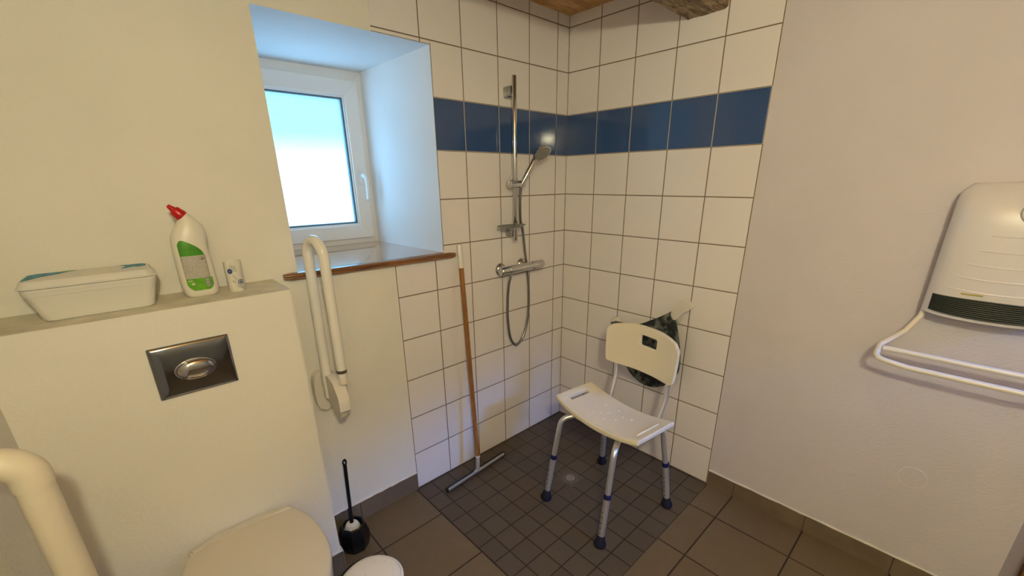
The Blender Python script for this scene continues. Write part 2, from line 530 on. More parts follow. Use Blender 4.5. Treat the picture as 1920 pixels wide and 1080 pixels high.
for p in wallA.data.polygons:
    c = p.center
    if 0.05 < c.y < 0.6 and -1.5 < c.x < -0.82 and 1.1 < c.z < 2.0: p.material_index = 1
# tiled parts of that wall (glazed white with one blue course)
b = nb()
Y0 = -0.0025
def pan(x0, x1, z0, z1): box(b, (x0, Y0, z0), (x1, 0.002, z1))
pan(-1.0885, -0.0, 0.0, 1.152)
pan(-0.8415, -0.0, 1.152, 2.0033)
pan(-0.8415, -0.0, 2.0033, CZ)
pan(-1.0865, -0.8415, 1.9895, CZ)
struct('wall_tiles', b, M['tileA'], wallA, smooth=False)
# thin grout edges the photo shows beside the window and over it
b = nb(); box(b, (-0.8427, -0.0026, 1.18), (-0.8414, 0.0, 2.0029)); box(b, (-1.0868, -0.0026, 1.9884), (-0.8412, 0.0, 1.9896))
struct('tile_edge_joint', b, mat('edge_grout', (0.17, 0.125, 0.085), 0.8), wallA, smooth=False)
# raised plaster under the sill, ending in an uneven lower edge
b = nb()
n = 26
low = []
for i in range(n + 1):
    x = -1.56 + (0.4705) * i / n
    z = 0.574 - 0.004 * math.sin(i * 0.9) - 0.003 * math.sin(i * 2.3) + (-0.042 * max(0, (i / n - 0.55) / 0.45))
    low.append((x, z))
outl = low + [(-1.0895, 1.15), (-1.56, 1.15)]
prism(b, outl, lambda a, c, d: (a, d, c), 0.0, -0.0022, 0.001, 1)
struct('plaster_patch', b, M['plaster'], wallA, smooth=True)

# right-hand wall: tiled next to the shower, then plaster up to the doorway
b = nb(); box(b, (0.0, -1.9725, -0.1), (0.3, 0.12, CZ + 0.1))
hexa(b, [(0.0, -1.9725, -0.1), (0.3, -1.9725, -0.1), (0.3, -2.15, -0.1), (0.16, -2.045, -0.1),
         (0.0, -1.9725, CZ + 0.1), (0.3, -1.9725, CZ + 0.1), (0.3, -2.15, CZ + 0.1), (0.16, -2.045, CZ + 0.1)])
box(b, (0.60, YB, -0.1), (0.75, -1.9, CZ + 0.1)); box(b, (0.3, -1.9725, -0.1), (0.75, -1.85, CZ + 0.1))
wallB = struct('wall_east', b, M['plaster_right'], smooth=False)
b = nb(); box(b, (-0.0025, -1.0012, 0.0), (0.002, 0.0, CZ))
struct('wall_tiles', b, M['tileB'], wallB, smooth=False)
b = nb(); box(b, (-0.0012, -1.0028, 0.0), (0.002, -1.0008, CZ))
struct('tile_edge_joint', b, M['caulk'], wallB, smooth=False)

b = nb(); box(b, (-0.0042, -0.0042, 0.0), (0.0, 0.0, CZ))
struct('corner_joint', b, mat('corner_grout', (0.17, 0.125, 0.085), 0.8), wallB, smooth=False)
# brown wooden corner post of the opening at the right edge
b = nb(); box(b, (0.10, -2.10, 0.0), (0.17, -2.035, CZ), 0.004)
struct('trim_1', b, M['door'])

# left wall, wall behind the camera 
b = nb(); box(b, (XL - 0.2, YB - 0.1, -0.1), (XL, 0.0, CZ + 0.1))
struct('wall_west', b, M['plaster'], smooth=False)
b = nb()
WX0, WX1, WZ0, WZ1 = -0.42, 0.30, 1.62, 2.08
YO = YB - 0.30
box(b, (XL - 0.1, YO, -0.1), (WX0, YB, CZ + 0.1)); box(b, (WX1, YO, -0.1), (0.75, YB, CZ + 0.1))
box(b, (WX0, YO, -0.1), (WX1, YB, WZ0)); box(b, (WX0, YO, WZ1), (WX1, YB, CZ + 0.1))
struct('wall_south', b, M['back_wall'], smooth=False)
w2 = thing('window_2', None, None, ((WX0 + WX1) / 2, YB - 0.2, WZ0), kind='structure')
b = nb()
for x0, x1, z0, z1 in ((WX0, WX0 + 0.03, WZ0, WZ1), (WX1 - 0.03, WX1, WZ0, WZ1), (WX0, WX1, WZ0, WZ0 + 0.03), (WX0, WX1, WZ1 - 0.03, WZ1)):
    box(b, (x0, YB - 0.24, z0), (x1, YB - 0.19, z1), 0.003)
obj('window_frame', b, M['pvc'], w2)

# ceiling boards with open joints, and the old beam's end
b = nb(); box(b, (XL - 0.1, YB - 0.3, CZ), (0.75, 0.12, CZ + 0.15))
struct('ceiling', b, M['ceiling'], smooth=False)
b = nb()
nx, ny = 60, 10
def bp_(i, a):
    x = -2.2 + 2.2 * i / nx
    r = 0.5 + 0.5 * math.sin(i * 1.7 + a * 5)
    return x
rings = []
base = [(-0.634, 2.096), (-0.66, 2.0935), (-0.70, 2.096), (-0.75, 2.0925), (-0.785, 2.096), (-0.796, 2.104), (-0.797, 2.14), (-0.799, 2.19), (-0.797, 2.2535), (-0.63, 2.2535), (-0.631, 2.2), (-0.629, 2.15), (-0.628, 2.12), (-0.629, 2.104)]
for i in range(nx + 1):
    x = -2.2065 + 2.2065 * i / nx
    ring = []
    for k, (y, z) in enumerate(base):
        amp = 0.0 if z > 2.25 else 0.0045
        ring.append((x, y + amp * math.sin(i * 0.83 + k * 1.9) * random.random(), z + amp * math.sin(i * 0.61 + k * 2.7) * random.random()))
    rings.append(ring)
loft(b, rings)
tag(obj('ceiling_beam', b, M['beam'], angle=25), 'rough old wooden ceiling beam end at the top of the tiled wall', 'beam')

# boxed-in cistern in front of the window wall
BX, BY, BZ = -1.5565, -0.211, 1.163
b = nb(); box(b, (XL, BY, 0.0), (BX, 0.0, BZ - 0.0009))
es = [e for e in b.edges if all(abs(v.co.x - BX) < 1e-4 and abs(v.co.y - BY) < 1e-4 for v in e.verts)]
bmesh.ops.bevel(b, geom=es, offset=0.006, segments=3, affect='EDGES')
cist = struct('wall_cistern', b, M['plaster'])
b = nb()
outl = [(XL, BY), (BX - 0.006, BY), (BX - 0.001, BY + 0.004), (BX, 0.0), (XL, 0.0)]
prism(b, outl, lambda a, c, d: (a, c, d), BZ - 0.0010, BZ, 0.0003, 1)
struct('ledge_top', b, M['ledge'], cist)

# skirting tiles
def skirting(name, run, h=0.085):
    root = thing(name, None, None, run[0][0], kind='structure')
    for (p, q, nrm) in run:
        p = Vector(p); q = Vector(q); nr = Vector(nrm)
        L_ = (q - p).length; d = (q - p).normalized()
        x = 0.0
        first = SK.get(name, 0.3)
        seglen = [first]
        while sum(seglen) < L_: seglen.append(0.2985)
        for s_ in seglen:
            e_ = min(x + s_, L_)
            if e_ - x < 0.006: break
            b_ = nb()
            a0 = p + d * (x + 0.0015); a1 = p + d * (e_ - 0.0015)
            o_ = nr * 0.0085
            hexa(b_, [a0, a1, a1 + o_, a0 + o_] + [v + Vector((0, 0, h)) for v in (a0, a1, a1 + o_ * 0.85, a0 + o_ * 0.85)])
            obj('skirting_tile', b_, M['skirt'], root, smooth=False)
            x = e_
        b_ = nb()
        pts = [p + d * (L_ * k / 24) + nr * 0.003 + Vector((0, 0, h + 0.002 + 0.0012 * math.sin(k * 1.7))) for k in range(25)]
        tube(b_, pts, [0.0042 + 0.0012 * math.sin(k * 2.1) for k in range(25)], 8)
        obj('sealant_bead', b_, M['caulk'], root)
        b_ = nb(); a0 = p + d * 0.002; a1 = q - d * 0.002
        hexa(b_, [a0, a1, a1 + nr * 0.006, a0 + nr * 0.006] + [v + Vector((0, 0, h)) for v in (a0, a1, a1 + nr * 0.006, a0 + nr * 0.006)])
        obj('joint', b_, M['grout'], root, smooth=False)
    return root
SK = {'baseboard_north': 0.297, 'baseboard_east': 0.126, 'baseboard_cistern': 0.3}
skirting('baseboard_north', [((-1.0905, 0, 0), (BX + 0.009, 0, 0), (0, -1, 0))], 0.094)
skirting('baseboard_east', [((0, -1.003, 0), (0, -1.970, 0), (-1, 0, 0))], 0.080)
skirting('baseboard_cistern', [((BX + 0.0, 0.0, 0), (BX + 0.0, BY - 0.008, 0), (1, 0, 0)), ((BX, BY, 0), (XL, BY, 0), (0, -1, 0))], 0.094)

# ------------------------------------------------------------------ window in the niche
WY = 0.569
w1 = thing('window_1', None, None, (-1.16, 0.60, 1.172), kind='structure')
def ringframe(b_, x0, x1, z0, z1, w, y0, y1, bev=0.004):
    O = [(x0, z0), (x1, z0), (x1, z1), (x0, z1)]; I = [(x0 + w, z0 + w), (x1 - w, z0 + w), (x1 - w, z1 - w), (x0 + w, z1 - w)]
    for k in range(4):
        k2 = (k + 1) % 4
        t_ = bmesh.new()
        q = [O[k], O[k2], I[k2], I[k]]
        hexa(t_, [(p[0], y0, p[1]) for p in q] + [(p[0], y1, p[1]) for p in q])
        if bev: bmesh.ops.bevel(t_, geom=t_.edges[:], offset=bev, segments=2, affect='EDGES', profile=0.5)
        me_ = bpy.data.meshes.new('side'); t_.to_mesh(me_); t_.free(); b_.from_mesh(me_); bpy.data.meshes.remove(me_)
b = nb(); ringframe(b, -1.462, -0.868, 1.172, 1.98, 0.045, WY + 0.012, WY + 0.066, 0.0015)
fr = obj('outer_frame', b, M['pvc'], w1)
b = nb(); ringframe(b, -1.432, -0.9015, 1.2015, 1.9345, 0.066, WY - 0.004, WY + 0.05, 0.0014)
ringframe(b, -1.3665, -0.967, 1.267, 1.869, 0.0085, WY + 0.004, WY + 0.04, 0.0012)
sash = obj('sash', b, M['pvc'], w1)
b = nb(); ringframe(b, -1.359, -0.9745, 1.2745, 1.8615, 0.009, WY + 0.012, WY + 0.036, 0.0)
obj('gasket', b, M['gasket'], sash)
# frosted pane
mt, t, pb = base_mat('frosted_glass')
t.nodes.remove(pb)
mo = [n_ for n_ in t.nodes if n_.type == 'OUTPUT_MATERIAL'][0]
tr = t.nodes.new('ShaderNodeBsdfTransparent'); tr.inputs[0].default_value = (0.84, 0.98, 0.95, 1)
tl_ = t.nodes.new('ShaderNodeBsdfTranslucent'); tl_.inputs[0].default_value = (0.9, 0.98, 0.97, 1)
gl = t.nodes.new('ShaderNodeBsdfGlossy'); gl.inputs['Roughness'].default_value = 0.25
ms1 = t.nodes.new('ShaderNodeMixShader'); ms2 = t.nodes.new('ShaderNodeMixShader')
tcn = t.nodes.new('ShaderNodeTexCoord'); nz = t.nodes.new('ShaderNodeTexNoise'); nz.inputs['Scale'].default_value = 340; nz.inputs['Detail'].default_value = 3
t.links.new(tcn.outputs['Object'], nz.inputs['Vector'])
t.links.new(nmath(t, 'ADD', nmath(t, 'MULTIPLY', ramp_mask(t, nz.outputs[0], 0.33, 0.67), 0.12), 0.10), ms1.inputs[0])
t.links.new(tr.outputs[0], ms1.inputs[1]); t.links.new(tl_.outputs[0], ms1.inputs[2])
ms2.inputs[0].default_value = 0.05
t.links.new(ms1.outputs[0], ms2.inputs[1]); t.links.new(gl.outputs[0], ms2.inputs[2]); t.links.new(ms2.outputs[0], mo.inputs['Surface'])
b = nb(); box(b, (-1.352, WY + 0.022, 1.281), (-0.981, WY + 0.026, 1.855))
obj('glass_pane', b, mt, sash, smooth=False)
# handle
b = nb()
prism(b, rrect(-0.9325, 1.5005, 0.0145, 0.034, 0.012), lambda a, c, d: (a, d, c), WY - 0.002, WY - 0.012, 0.003)
hb = obj('handle_plate', b, M['pvc'], sash)
b = nb()
tube(b, spline([(-0.9325, WY - 0.008, 1.507), (-0.9325, WY - 0.035, 1.507), (-0.928, WY - 0.047, 1.492), (-0.926, WY - 0.047, 1.45), (-0.926, WY - 0.043, 1.395)], 6), 0.0085, 12, ry=0.0105)
obj('window_lever', b, M['pvc'], hb)
# varnished sill board
sill = thing('window_sill', None, None, (-1.16, 0.0, 1.15), kind='structure')
b = nb()
hexa(b, [(-1.4695, 0.0, 1.152), (-0.8445, 0.0, 1.152), (-0.869, WY + 0.014, 1.152), (-1.4625, WY + 0.014, 1.152),
         (-1.4695, 0.0, 1.172), (-0.8445, 0.0, 1.172), (-0.869, WY + 0.014, 1.172), (-1.4625, WY + 0.014, 1.172)])
obj('sill_board', b, M['sill'], sill, smooth=False)
b = nb()
prof = [(-0.0005, 1.172), (-0.020, 1.172), (-0.026, 1.1705), (-0.0295, 1.166), (-0.0295, 1.161), (-0.027, 1.1585), (-0.0245, 1.157), (-0.0255, 1.154), (-0.0245, 1.149), (-0.019, 1.1465), (-0.0005, 1.1465)]
rings = []
XA, XB = -1.522, -0.787
for i in range(31):
    x = XA + (XB - XA) * i / 30
    s_ = 1.0
    if i == 0 or i == 30: s_ = 0.72
    yy = 0.0008 * math.sin(i * 1.3)
    rings.append([(x, (y * s_ if y < -0.001 else y) + (yy if y < -0.01 else 0), 1.159 + (z - 1.159) * s_ - 0.008 * (i / 30) + 0.004) for y, z in prof])
loft(b, rings)
obj('sill_nosing', b, M['sill_edge'], sill, angle=50)

# ================================================================== BATHROOM FITTINGS
# thermostatic mixer, hose, riser rail
YM = -0.062
mx_ = thing('shower_mixer', 'chrome thermostatic shower mixer bar on the window wall tiles', 'shower mixer', (-0.40, YM, 1.02))
b = nb()
A0, A1 = Vector((-0.5535, YM, 1.047)), Vector((-0.2465, YM, 1.047))
ax = (A1 - A0)
lathe(b, [(0.0, 0), (0.019, 0.0), (0.0225, 0.004), (0.0225, 0.052), (0.0205, 0.054), (0.0205, 0.057), (0.0225, 0.059), (0.0225, 0.22), (0.0205, 0.222), (0.0205, 0.226), (0.0235, 0.228), (0.0235, 0.300), (0.019, 0.307), (0, 0.307)], A0, ax, 32)
obj('mixer_body', b, M['chrome'], mx_)
for xx, zz in ((-0.502, 1.043), (-0.352, 1.050)):
    b = nb()
    lathe(b, [(0.0, 0.0), (0.034, 0.0), (0.034, 0.003), (0.029, 0.012), (0.016, 0.018), (0.014, 0.045), (0, 0.045)], (xx, -0.0025, zz), (0, -1, 0), 32)
    obj('wall_rose', b, M['chrome'], mx_)
b = nb(); lathe(b, [(0, 0), (0.0105, 0), (0.0105, 0.018), (0.009, 0.03), (0, 0.03)], (-0.4885, YM, 1.030), (0, 0, -1), 20)
obj('hose_outlet', b, M['chrome'], mx_)

rail = thing('shower_rail', 'tall chrome riser rail for the hand shower on white and blue tiles', 'shower rail', (-0.446, -0.06, 1.19))
b = nb(); tube(b, [(-0.446, -0.06, 1.192), (-0.446, -0.06, 1.196), (-0.444, -0.06, 1.92), (-0.444, -0.06, 1.9255)], [0.0095, 0.0112, 0.0112, 0.0095], 24)
obj('rail_tube', b, M['chrome'], rail)
for zz in (1.862, 1.232):
    b = nb()
    prism(b, rrect(-0.446, zz, 0.0145, 0.024, 0.009), lambda a, c, d: (a, d, c), -0.0025, -0.052, 0.004)
    obj('wall_bracket', b, M['satin'], rail)
b = nb()
lathe(b, [(0, 0), (0.013, 0), (0.0195, 0.003), (0.0205, 0.012), (0.018, 0.015), (0.018, 0.085), (0.0165, 0.096), (0, 0.098)], (-0.488, -0.064, 1.462), (1, 0, 0), 28)
box(b, (-0.462, -0.066, 1.462), (-0.430, -0.045, 1.492), 0.005)
sl = obj('slider_clamp', b, M['chrome'], rail)
b = nb(); tube(b, [(-0.4685, -0.058, 1.476), (-0.4685, -0.058, 1.494)], 0.007, 16)
obj('release_button', b, M['chrome'], sl)

dish = thing('soap_dish', 'clear grey shell soap dish clipped to the foot of the shower rail', 'soap dish', (-0.49, -0.085, 1.25))
b = nb()
nr, ns = 7, 40
rg = []
for j in range(nr):
    f = j / (nr - 1)
    rr_ = []
    for k in range(ns):
        a = 2 * PI * k / ns
        rr_.append((-0.489 + 0.086 * f * math.cos(a), -0.080 + 0.046 * f * math.sin(a), 1.256 + 0.013 * f ** 3))
    rg.append(rr_)
top = [[(x, y, z + 0.003) for x, y, z in q] for q in rg]
allr = [rg[j] for j in range(1, nr)] + [top[j] for j in range(nr - 1, 0, -1)]
loft(b, allr)
obj('dish_shell', b, M['soap'], dish)
b = nb(); lathe(b, [(0.0125, 0), (0.0175, 0), (0.0175, 0.026), (0.0125, 0.026)], (-0.446, -0.06, 1.247), (0, 0, 1), 24, cap=False)
obj('clip_ring', b, M['chrome'], dish)

hs = thing('hand_shower', 'chrome hand shower with round head resting in the rail clamp', 'hand shower', (-0.40, -0.08, 1.45))
HB, HH = Vector((-0.4145, -0.074, 1.458)), Vector((-0.362, -0.108, 1.566))
d = (HH - HB)
b = nb()
tube(b, [HB - d * 0.10, HB, HB + d * 0.15, HB + d * 0.5, HB + d * 0.8, HB + d * 1.0, HB + d * 1.08], [0.009, 0.0105, 0.0125, 0.0145, 0.0125, 0.012, 0.010], 20)
obj('shower_handle', b, M['chrome'], hs)
fn = Vector((-0.09, -0.69, -0.82)).normalized()
hc = Vector((-0.331, -0.128, 1.604))
b = nb()
lathe(b, [(0, -0.022), (0.020, -0.020), (0.038, -0.010), (0.0465, 0.0), (0.0475, 0.006), (0.044, 0.008), (0, 0.008)], hc, fn, 36)
hd = obj('shower_head', b, M['chrome'], hs)
b = nb()
lathe(b, [(0.0405, 0.0083), (0.040, 0.0105), (0.028, 0.0108), (0.026, 0.009), (0.0, 0.0095)], hc, fn, 36)
u_ = fn.cross(Vector((0, 0, 1))).normalized(); v_ = fn.cross(u_)
for rr_, cnt in ((0.034, 18), (0.020, 10), (0.010, 5)):
    for k in range(cnt):
        a = 2 * PI * k / cnt
        lathe(b, [(0.0016, 0.008), (0.0012, 0.0125), (0, 0.0125)], hc + (u_ * math.cos(a) + v_ * math.sin(a)) * rr_, fn, 6, cap=False)
obj('spray_face', b, M['grey'], hd)
hpts = spline([(-0.4155, -0.071, 1.446), (-0.4145, -0.064, 1.41), (-0.409, -0.056, 1.35), (-0.395, -0.045, 1.285), (-0.3757, -0.040, 1.235), (-0.3569, -0.036, 1.13), (-0.3412, -0.034, 1.04), (-0.333, -0.033, 0.98), (-0.3283, -0.035, 0.9193), (-0.3284, -0.035, 0.8125), (-0.3411, -0.035, 0.7214),
                (-0.3752, -0.035, 0.6438), (-0.4252, -0.035, 0.6124), (-0.4666, -0.035, 0.6604), (-0.486, -0.036, 0.7709), (-0.4890, -0.040, 0.8751), (-0.490, -0.051, 0.96), (-0.4885, -0.0615, 1.004)], 14)
b = nb()
tube(b, hpts, [0.0070 + 0.0006 * (k % 2) for k in range(len(hpts))], 14)
tag(obj('shower_hose', b, M['hose'], angle=60), 'ribbed metal shower hose looping down below the chrome mixer', 'hose')

# folded-up grab bar beside the toilet
gb = thing('folding_grab_bar', 'white folding grab bar standing upright beside the cistern box', 'grab bar', (-1.455, 0.0, 0.62))
b = nb()
pr = smooth_outline([(-1.474 + 0.0, 0.787), (-1.452, 0.783), (-1.437, 0.765), (-1.432, 0.72), (-1.434, 0.665), (-1.444, 0.628), (-1.463, 0.617), (-1.484, 0.628), (-1.496, 0.665), (-1.498, 0.72), (-1.493, 0.765)], 4)
prism(b, pr, lambda a, c, d: (a, d, c), -0.0015, -0.040, 0.012, 4)
obj('wall_plate', b, M['cream'], gb)
xa = -1.455
def gx(y): return -1.4425 + (y + 0.06) * 0.19
yL, yR = -0.088, -0.186
XG = -1.4375
TL = [(-1.4655, -0.105, 0.765), (-1.456, -0.098, 1.225)]
pts = [(-1.462, yL, 0.70), (-1.455, yL, 1.10), (-1.4525, yL - 0.002, 1.235)]
# loop over the top between the two tubes
n = 14
cy = (yL + yR) / 2; rad = (yL - yR) / 2
arc = []
for k in range(n + 1):
    a = PI * k / n
    arc.append((-1.4525 + 0.018 * k / n, cy + rad * math.cos(a), 1.248 + 0.050 * math.sin(a)))
pts = pts[:2] + arc + [(-1.4355, yR, 1.10), (-1.436, yR, 0.805)]
b = nb(); tube(b, pts, 0.0172, 20)
obj('bar_loop', b, M['white_gloss'], gb)
b = nb(); tube(b, [(-1.436, yR, 0.83), (-1.436, yR, 0.782)], 0.0145, 20)
obj('lower_sleeve', b, M['cream'], gb)
b = nb(); tube(b, [(-1.436, yR, 0.826), (-1.436, yR, 0.838)], 0.0177, 20)
o = obj('printed_band', b, mat('printed_band', (0.10, 0.09, 0.075), 0.5, vary=0.9, vscale=120), gb)
# hinge housing between plate and tubes
b = nb()
hp = [(-0.045, 0.790), (-0.125, 0.800), (-0.170, 0.785), (-0.207, 0.735), (-0.207, 0.682), (-0.190, 0.665), (-0.10, 0.70), (-0.045, 0.735)]
prism(b, hp, lambda a, c, d: (d, a, c), -1.470, -1.428, 0.006, 3)
obj('hinge_housing', b, M['cream'], gb)
b = nb()
hp = smooth_outline([(-0.04, 0.72), (-0.10, 0.712), (-0.16, 0.690), (-0.178, 0.665), (-0.172, 0.640), (-0.150, 0.628), (-0.115, 0.65), (-0.04, 0.69)], 3)
prism(b, hp, lambda a, c, d: (d, a, c), -1.462, -1.436, 0.005, 3)
obj('stop_block', b, M['pipe'], gb)
b = nb(); box(b, (-1.461, -0.2095, 0.690), (-1.437, -0.2065, 0.722), 0.001)
obj('release_label', b, M['white_gloss'], gb)

# white waste pipe at the left edge
px_, py_ = -2.138, -0.58
pp = thing('waste_pipe', 'off-white plastic pipe with an elbow at the bottom left corner', 'pipe', (px_, py_, 0))
b = nb(); tube(b, [(px_, py_, 0.0), (px_, py_, 0.966)], 0.0262, 28)
obj('pipe_run', b, M['pipe'], pp)
b = nb()
arc = [(px_, py_, 0.9665), (px_, py_, 0.985)]
for k in range(1, 11):
    a = (PI / 2) * k / 10
    arc.append((px_ - 0.048 + 0.048 * math.cos(a), py_, 0.985 + 0.042 * math.sin(a)))
arc.append((XL + 0.001, py_, 1.027))
tube(b, arc, 0.0285, 28)
obj('pipe_elbow', b, M['pipe'], pp)

# flush plate
fp = thing('flush_plate', 'chrome flush plate with an oval button on the cistern box', 'flush plate', (-1.843, BY, 0.914))
b = nb()
x0, x1, z0, z1 = -1.9365, -1.7500, 0.9135, 1.0642
rg = []
for d_, ins in ((0.0, 0.0), (0.0035, 0.0), (0.0065, 0.0022), (0.0090, 0.009), (0.0104, 0.025), (0.0112, 0.060)):
    rg.append([(x, BY - d_, z) for x, z in rrect((x0 + x1) / 2, (z0 + z1) / 2, (x1 - x0) / 2 - ins, (z1 - z0) / 2 - ins, 0.003 + ins * 0.3, 3)])
loft(b, rg)
obj('plate', b, M['chrome_dark'], fp, angle=50)
b = nb()
c_ = (-1.8432, 0.9868)
def ell(rx, rz, d_, n_=40): return [(c_[0] + rx * math.cos(2 * PI * k / n_), BY - d_, c_[1] + rz * math.sin(2 * PI * k / n_)) for k in range(n_)]
loft(b, [ell(0.050, 0.0315, 0.009), ell(0.049, 0.0305, 0.0135), ell(0.0465, 0.0285, 0.0142), ell(0.044, 0.0260, 0.0115)])
ring = obj('button_rim', b, M['chrome'], fp)
b = nb()
loft(b, [ell(0.0435, 0.0255, 0.011), ell(0.042, 0.0245, 0.0160), ell(0.035, 0.0205, 0.0195), ell(0.024, 0.014, 0.0218), ell(0.009, 0.005, 0.0226)])
obj('flush_button', b, M['chrome'], fp)

# toilet
tx = -1.838
tl = thing('toilet', 'wall-hung white toilet with closed lid below the flush plate', 'toilet', (tx, -0.48, 0.0))
def lid_outline(s, y0, w0, n_=40):
    """D shape: straight back, rounded front"""
    o_ = []
    Lh, Wm = 0.44 * s, 0.184 * s
    pts_ = [(-w0 * 0.5, y0 + 0.013), (-w0, y0 + 0.001), (-w0 * 1.03, y0 - 0.012), (-0.158 * s, y0 - 0.035), (-0.178 * s, y0 - 0.10), (-Wm, y0 - 0.20), (-0.170 * s, y0 - 0.30), (-0.125 * s, y0 - 0.39), (-0.06 * s, y0 - 0.435), (0, y0 - Lh),
            (0.06 * s, y0 - 0.435), (0.125 * s, y0 - 0.39), (0.170 * s, y0 - 0.30), (Wm, y0 - 0.20), (0.178 * s, y0 - 0.10), (0.158 * s, y0 - 0.035), (w0 * 1.03, y0 - 0.012), (w0, y0 + 0.001), (w0 * 0.5, y0 + 0.013), (0, y0 + 0.017)]
    return [(tx + a, c) for a, c in pts_]
def sm_open(pts_, n_=5):
    v = spline([(p[0], p[1], 0) for p in pts_], n_)
    return [(q.x, q.y) for q in v]
yh = -0.232
ol = sm_open(lid_outline(1.0, yh, 0.143))
cxl, cyl = tx, yh - 0.2
def sc(o_, f, z): return [(cxl + (x - cxl) * f, cyl + (y - cyl) * f, z) for x, y in o_]
b = nb()
loft(b, [sc(ol, 0.975, 0.4020), sc(ol, 1.0, 0.4045), sc(ol, 1.0, 0.412), sc(ol, 0.988, 0.4180), sc(ol, 0.95, 0.4205), sc(ol, 0.80, 0.4215), sc(ol, 0.4, 0.4225)])
lid = obj('toilet_lid', b, M['ceramic'], tl, angle=60)
b = nb()
loft(b, [sc(ol, 0.955, 0.384), sc(ol, 0.985, 0.386), sc(ol, 0.985, 0.399), sc(ol, 0.96, 0.4015)])
obj('toilet_seat', b, M['ceramic'], tl)
b = nb()
hp_ = [(tx - 0.138, yh - 0.020), (tx - 0.139, yh - 0.004), (tx - 0.07, yh + 0.012), (tx, yh + 0.016), (tx + 0.07, yh + 0.012), (tx + 0.139, yh - 0.004), (tx + 0.138, yh - 0.020), (tx + 0.07, yh - 0.010), (tx, yh - 0.007), (tx - 0.07, yh - 0.010)]
prism(b, hp_, lambda a, c, d: (a, c, d), 0.4195, 0.4262, 0.004, 3)
obj('hinge_cover', b, M['ceramic'], lid)
for sgn in (-1, 1):
    b = nb()
    tube(b, [(tx + sgn * 0.075 - 0.02, yh + 0.004, 0.402), (tx + sgn * 0.075 + 0.02, yh + 0.004, 0.402)], 0.009, 14)
    obj('lid_hinge', b, M['ceramic'], lid)
b = nb()
rg = []
for z, f, yo in ((0.382, 0.97, 0), (0.36, 0.985, 0), (0.32, 0.96, 0.01), (0.26, 0.86, 0.035), (0.20, 0.70, 0.07), (0.15, 0.52, 0.10), (0.13, 0.36, 0.12)):
    rr_ = []
    for x, y in ol:
        yy = cyl + (y - cyl) * f + yo
        yy = min(yy, BY - 0.0005)
        rr_.append((cxl + (x - cxl) * f, yy, z))
    rg.append(rr_)
loft(b, rg)
box(b, (tx - 0.13, BY - 0.07, 0.14), (tx + 0.13, BY - 0.0005, 0.385), 0.015, 3)
obj('toilet_bowl', b, M['ceramic'], tl, angle=60)

# toilet brush
BXc, BYc = -1.4730, -0.1350
tb = thing('toilet_brush_holder', 'black faceted toilet brush holder on the floor beside the cistern box', 'brush holder', (BXc, BYc, 0.0015))
b = nb()
def octo(r, z, rot=0.25, n_=8, cut=0.0): return [(BXc + r * math.cos(2 * PI * k / n_ + rot), BYc + r * math.sin(2 * PI * k / n_ + rot), z) for k in range(n_)]
loft(b, [octo(0.046, 0.0), octo(0.052, 0.004), octo(0.064, 0.052), octo(0.060, 0.085), octo(0.050, 0.118), octo(0.044, 0.122), octo(0.040, 0.119), octo(0.036, 0.085), octo(0.034, 0.02)])
obj('holder_cup', b, M['black'], tb, angle=20)
br = thing('toilet_brush', 'black-handled toilet brush with white bristles standing in its holder', 'toilet brush', (BXc - 0.004, BYc + 0.002, 0.03))
b = nb()
tube(b, [(-1.476, -0.134, 0.11), (-1.4745, -0.1345, 0.20), (-1.4725, -0.1352, 0.201), (-1.467, -0.138, 0.38)], [0.0085, 0.0085, 0.0068, 0.0075], 14)
top = Vector((-1.4645, -0.1392, 0.438))
# flattened end with a hanging hole
rr_ = []
P0 = Vector((-1.467, -0.138, 0.378))
hole = []
n_ = 20
dirz = (top - P0).normalized(); sx_ = Vector((0.72, -0.69, 0)).normalized(); dn = dirz.cross(sx_).normalized()
cen = P0 + dirz * 0.047
def lp(a, r, e): return cen + sx_ * math.cos(a) * r + dirz * math.sin(a) * r * (1.8 if e else 1.9)
oring = [lp(2 * PI * k / n_, 0.0088, 1) for k in range(n_)]
iring = [lp(2 * PI * k / n_, 0.0042, 0) for k in range(n_)]
V = {}
for nm, rg_, off in (('of', oring, 0.0035), ('ob', oring, -0.0035), ('if', iring, 0.0035), ('ib', iring, -0.0035)):
    V[nm] = [b.verts.new(p + dn * off) for p in rg_]
for k in range(n_):
    k2 = (k + 1) % n_
    b.faces.new((V['of'][k], V['of'][k2], V['if'][k2], V['if'][k])); b.faces.new((V['ob'][k], V['ob'][k2], V['ib'][k2], V['ib'][k]))
    b.faces.new((V['of'][k], V['of'][k2], V['ob'][k2], V['ob'][k])); b.faces.new((V['if'][k], V['if'][k2], V['ib'][k2], V['ib'][k]))
tube(b, [P0 - dirz * 0.005, P0 + dirz * 0.034], [0.0074, 0.0072], 14)
obj('brush_handle', b, M['black'], br)
b = nb()
ns = 44
rg = []
for r_, z in ((0.006, 0.032), (0.027, 0.036), (0.030, 0.07), (0.029, 0.105), (0.022, 0.124), (0.008, 0.131)):
    rg.append([(-1.476 + r_ * (1 + 0.10 * (k % 2)) * math.cos(2 * PI * k / ns), -0.134 + r_ * (1 + 0.10 * (k % 2)) * math.sin(2 * PI * k / ns), z) for k in range(ns)])
loft(b, rg)
obj('bristle_head', b, M['bristle'], br, angle=15)

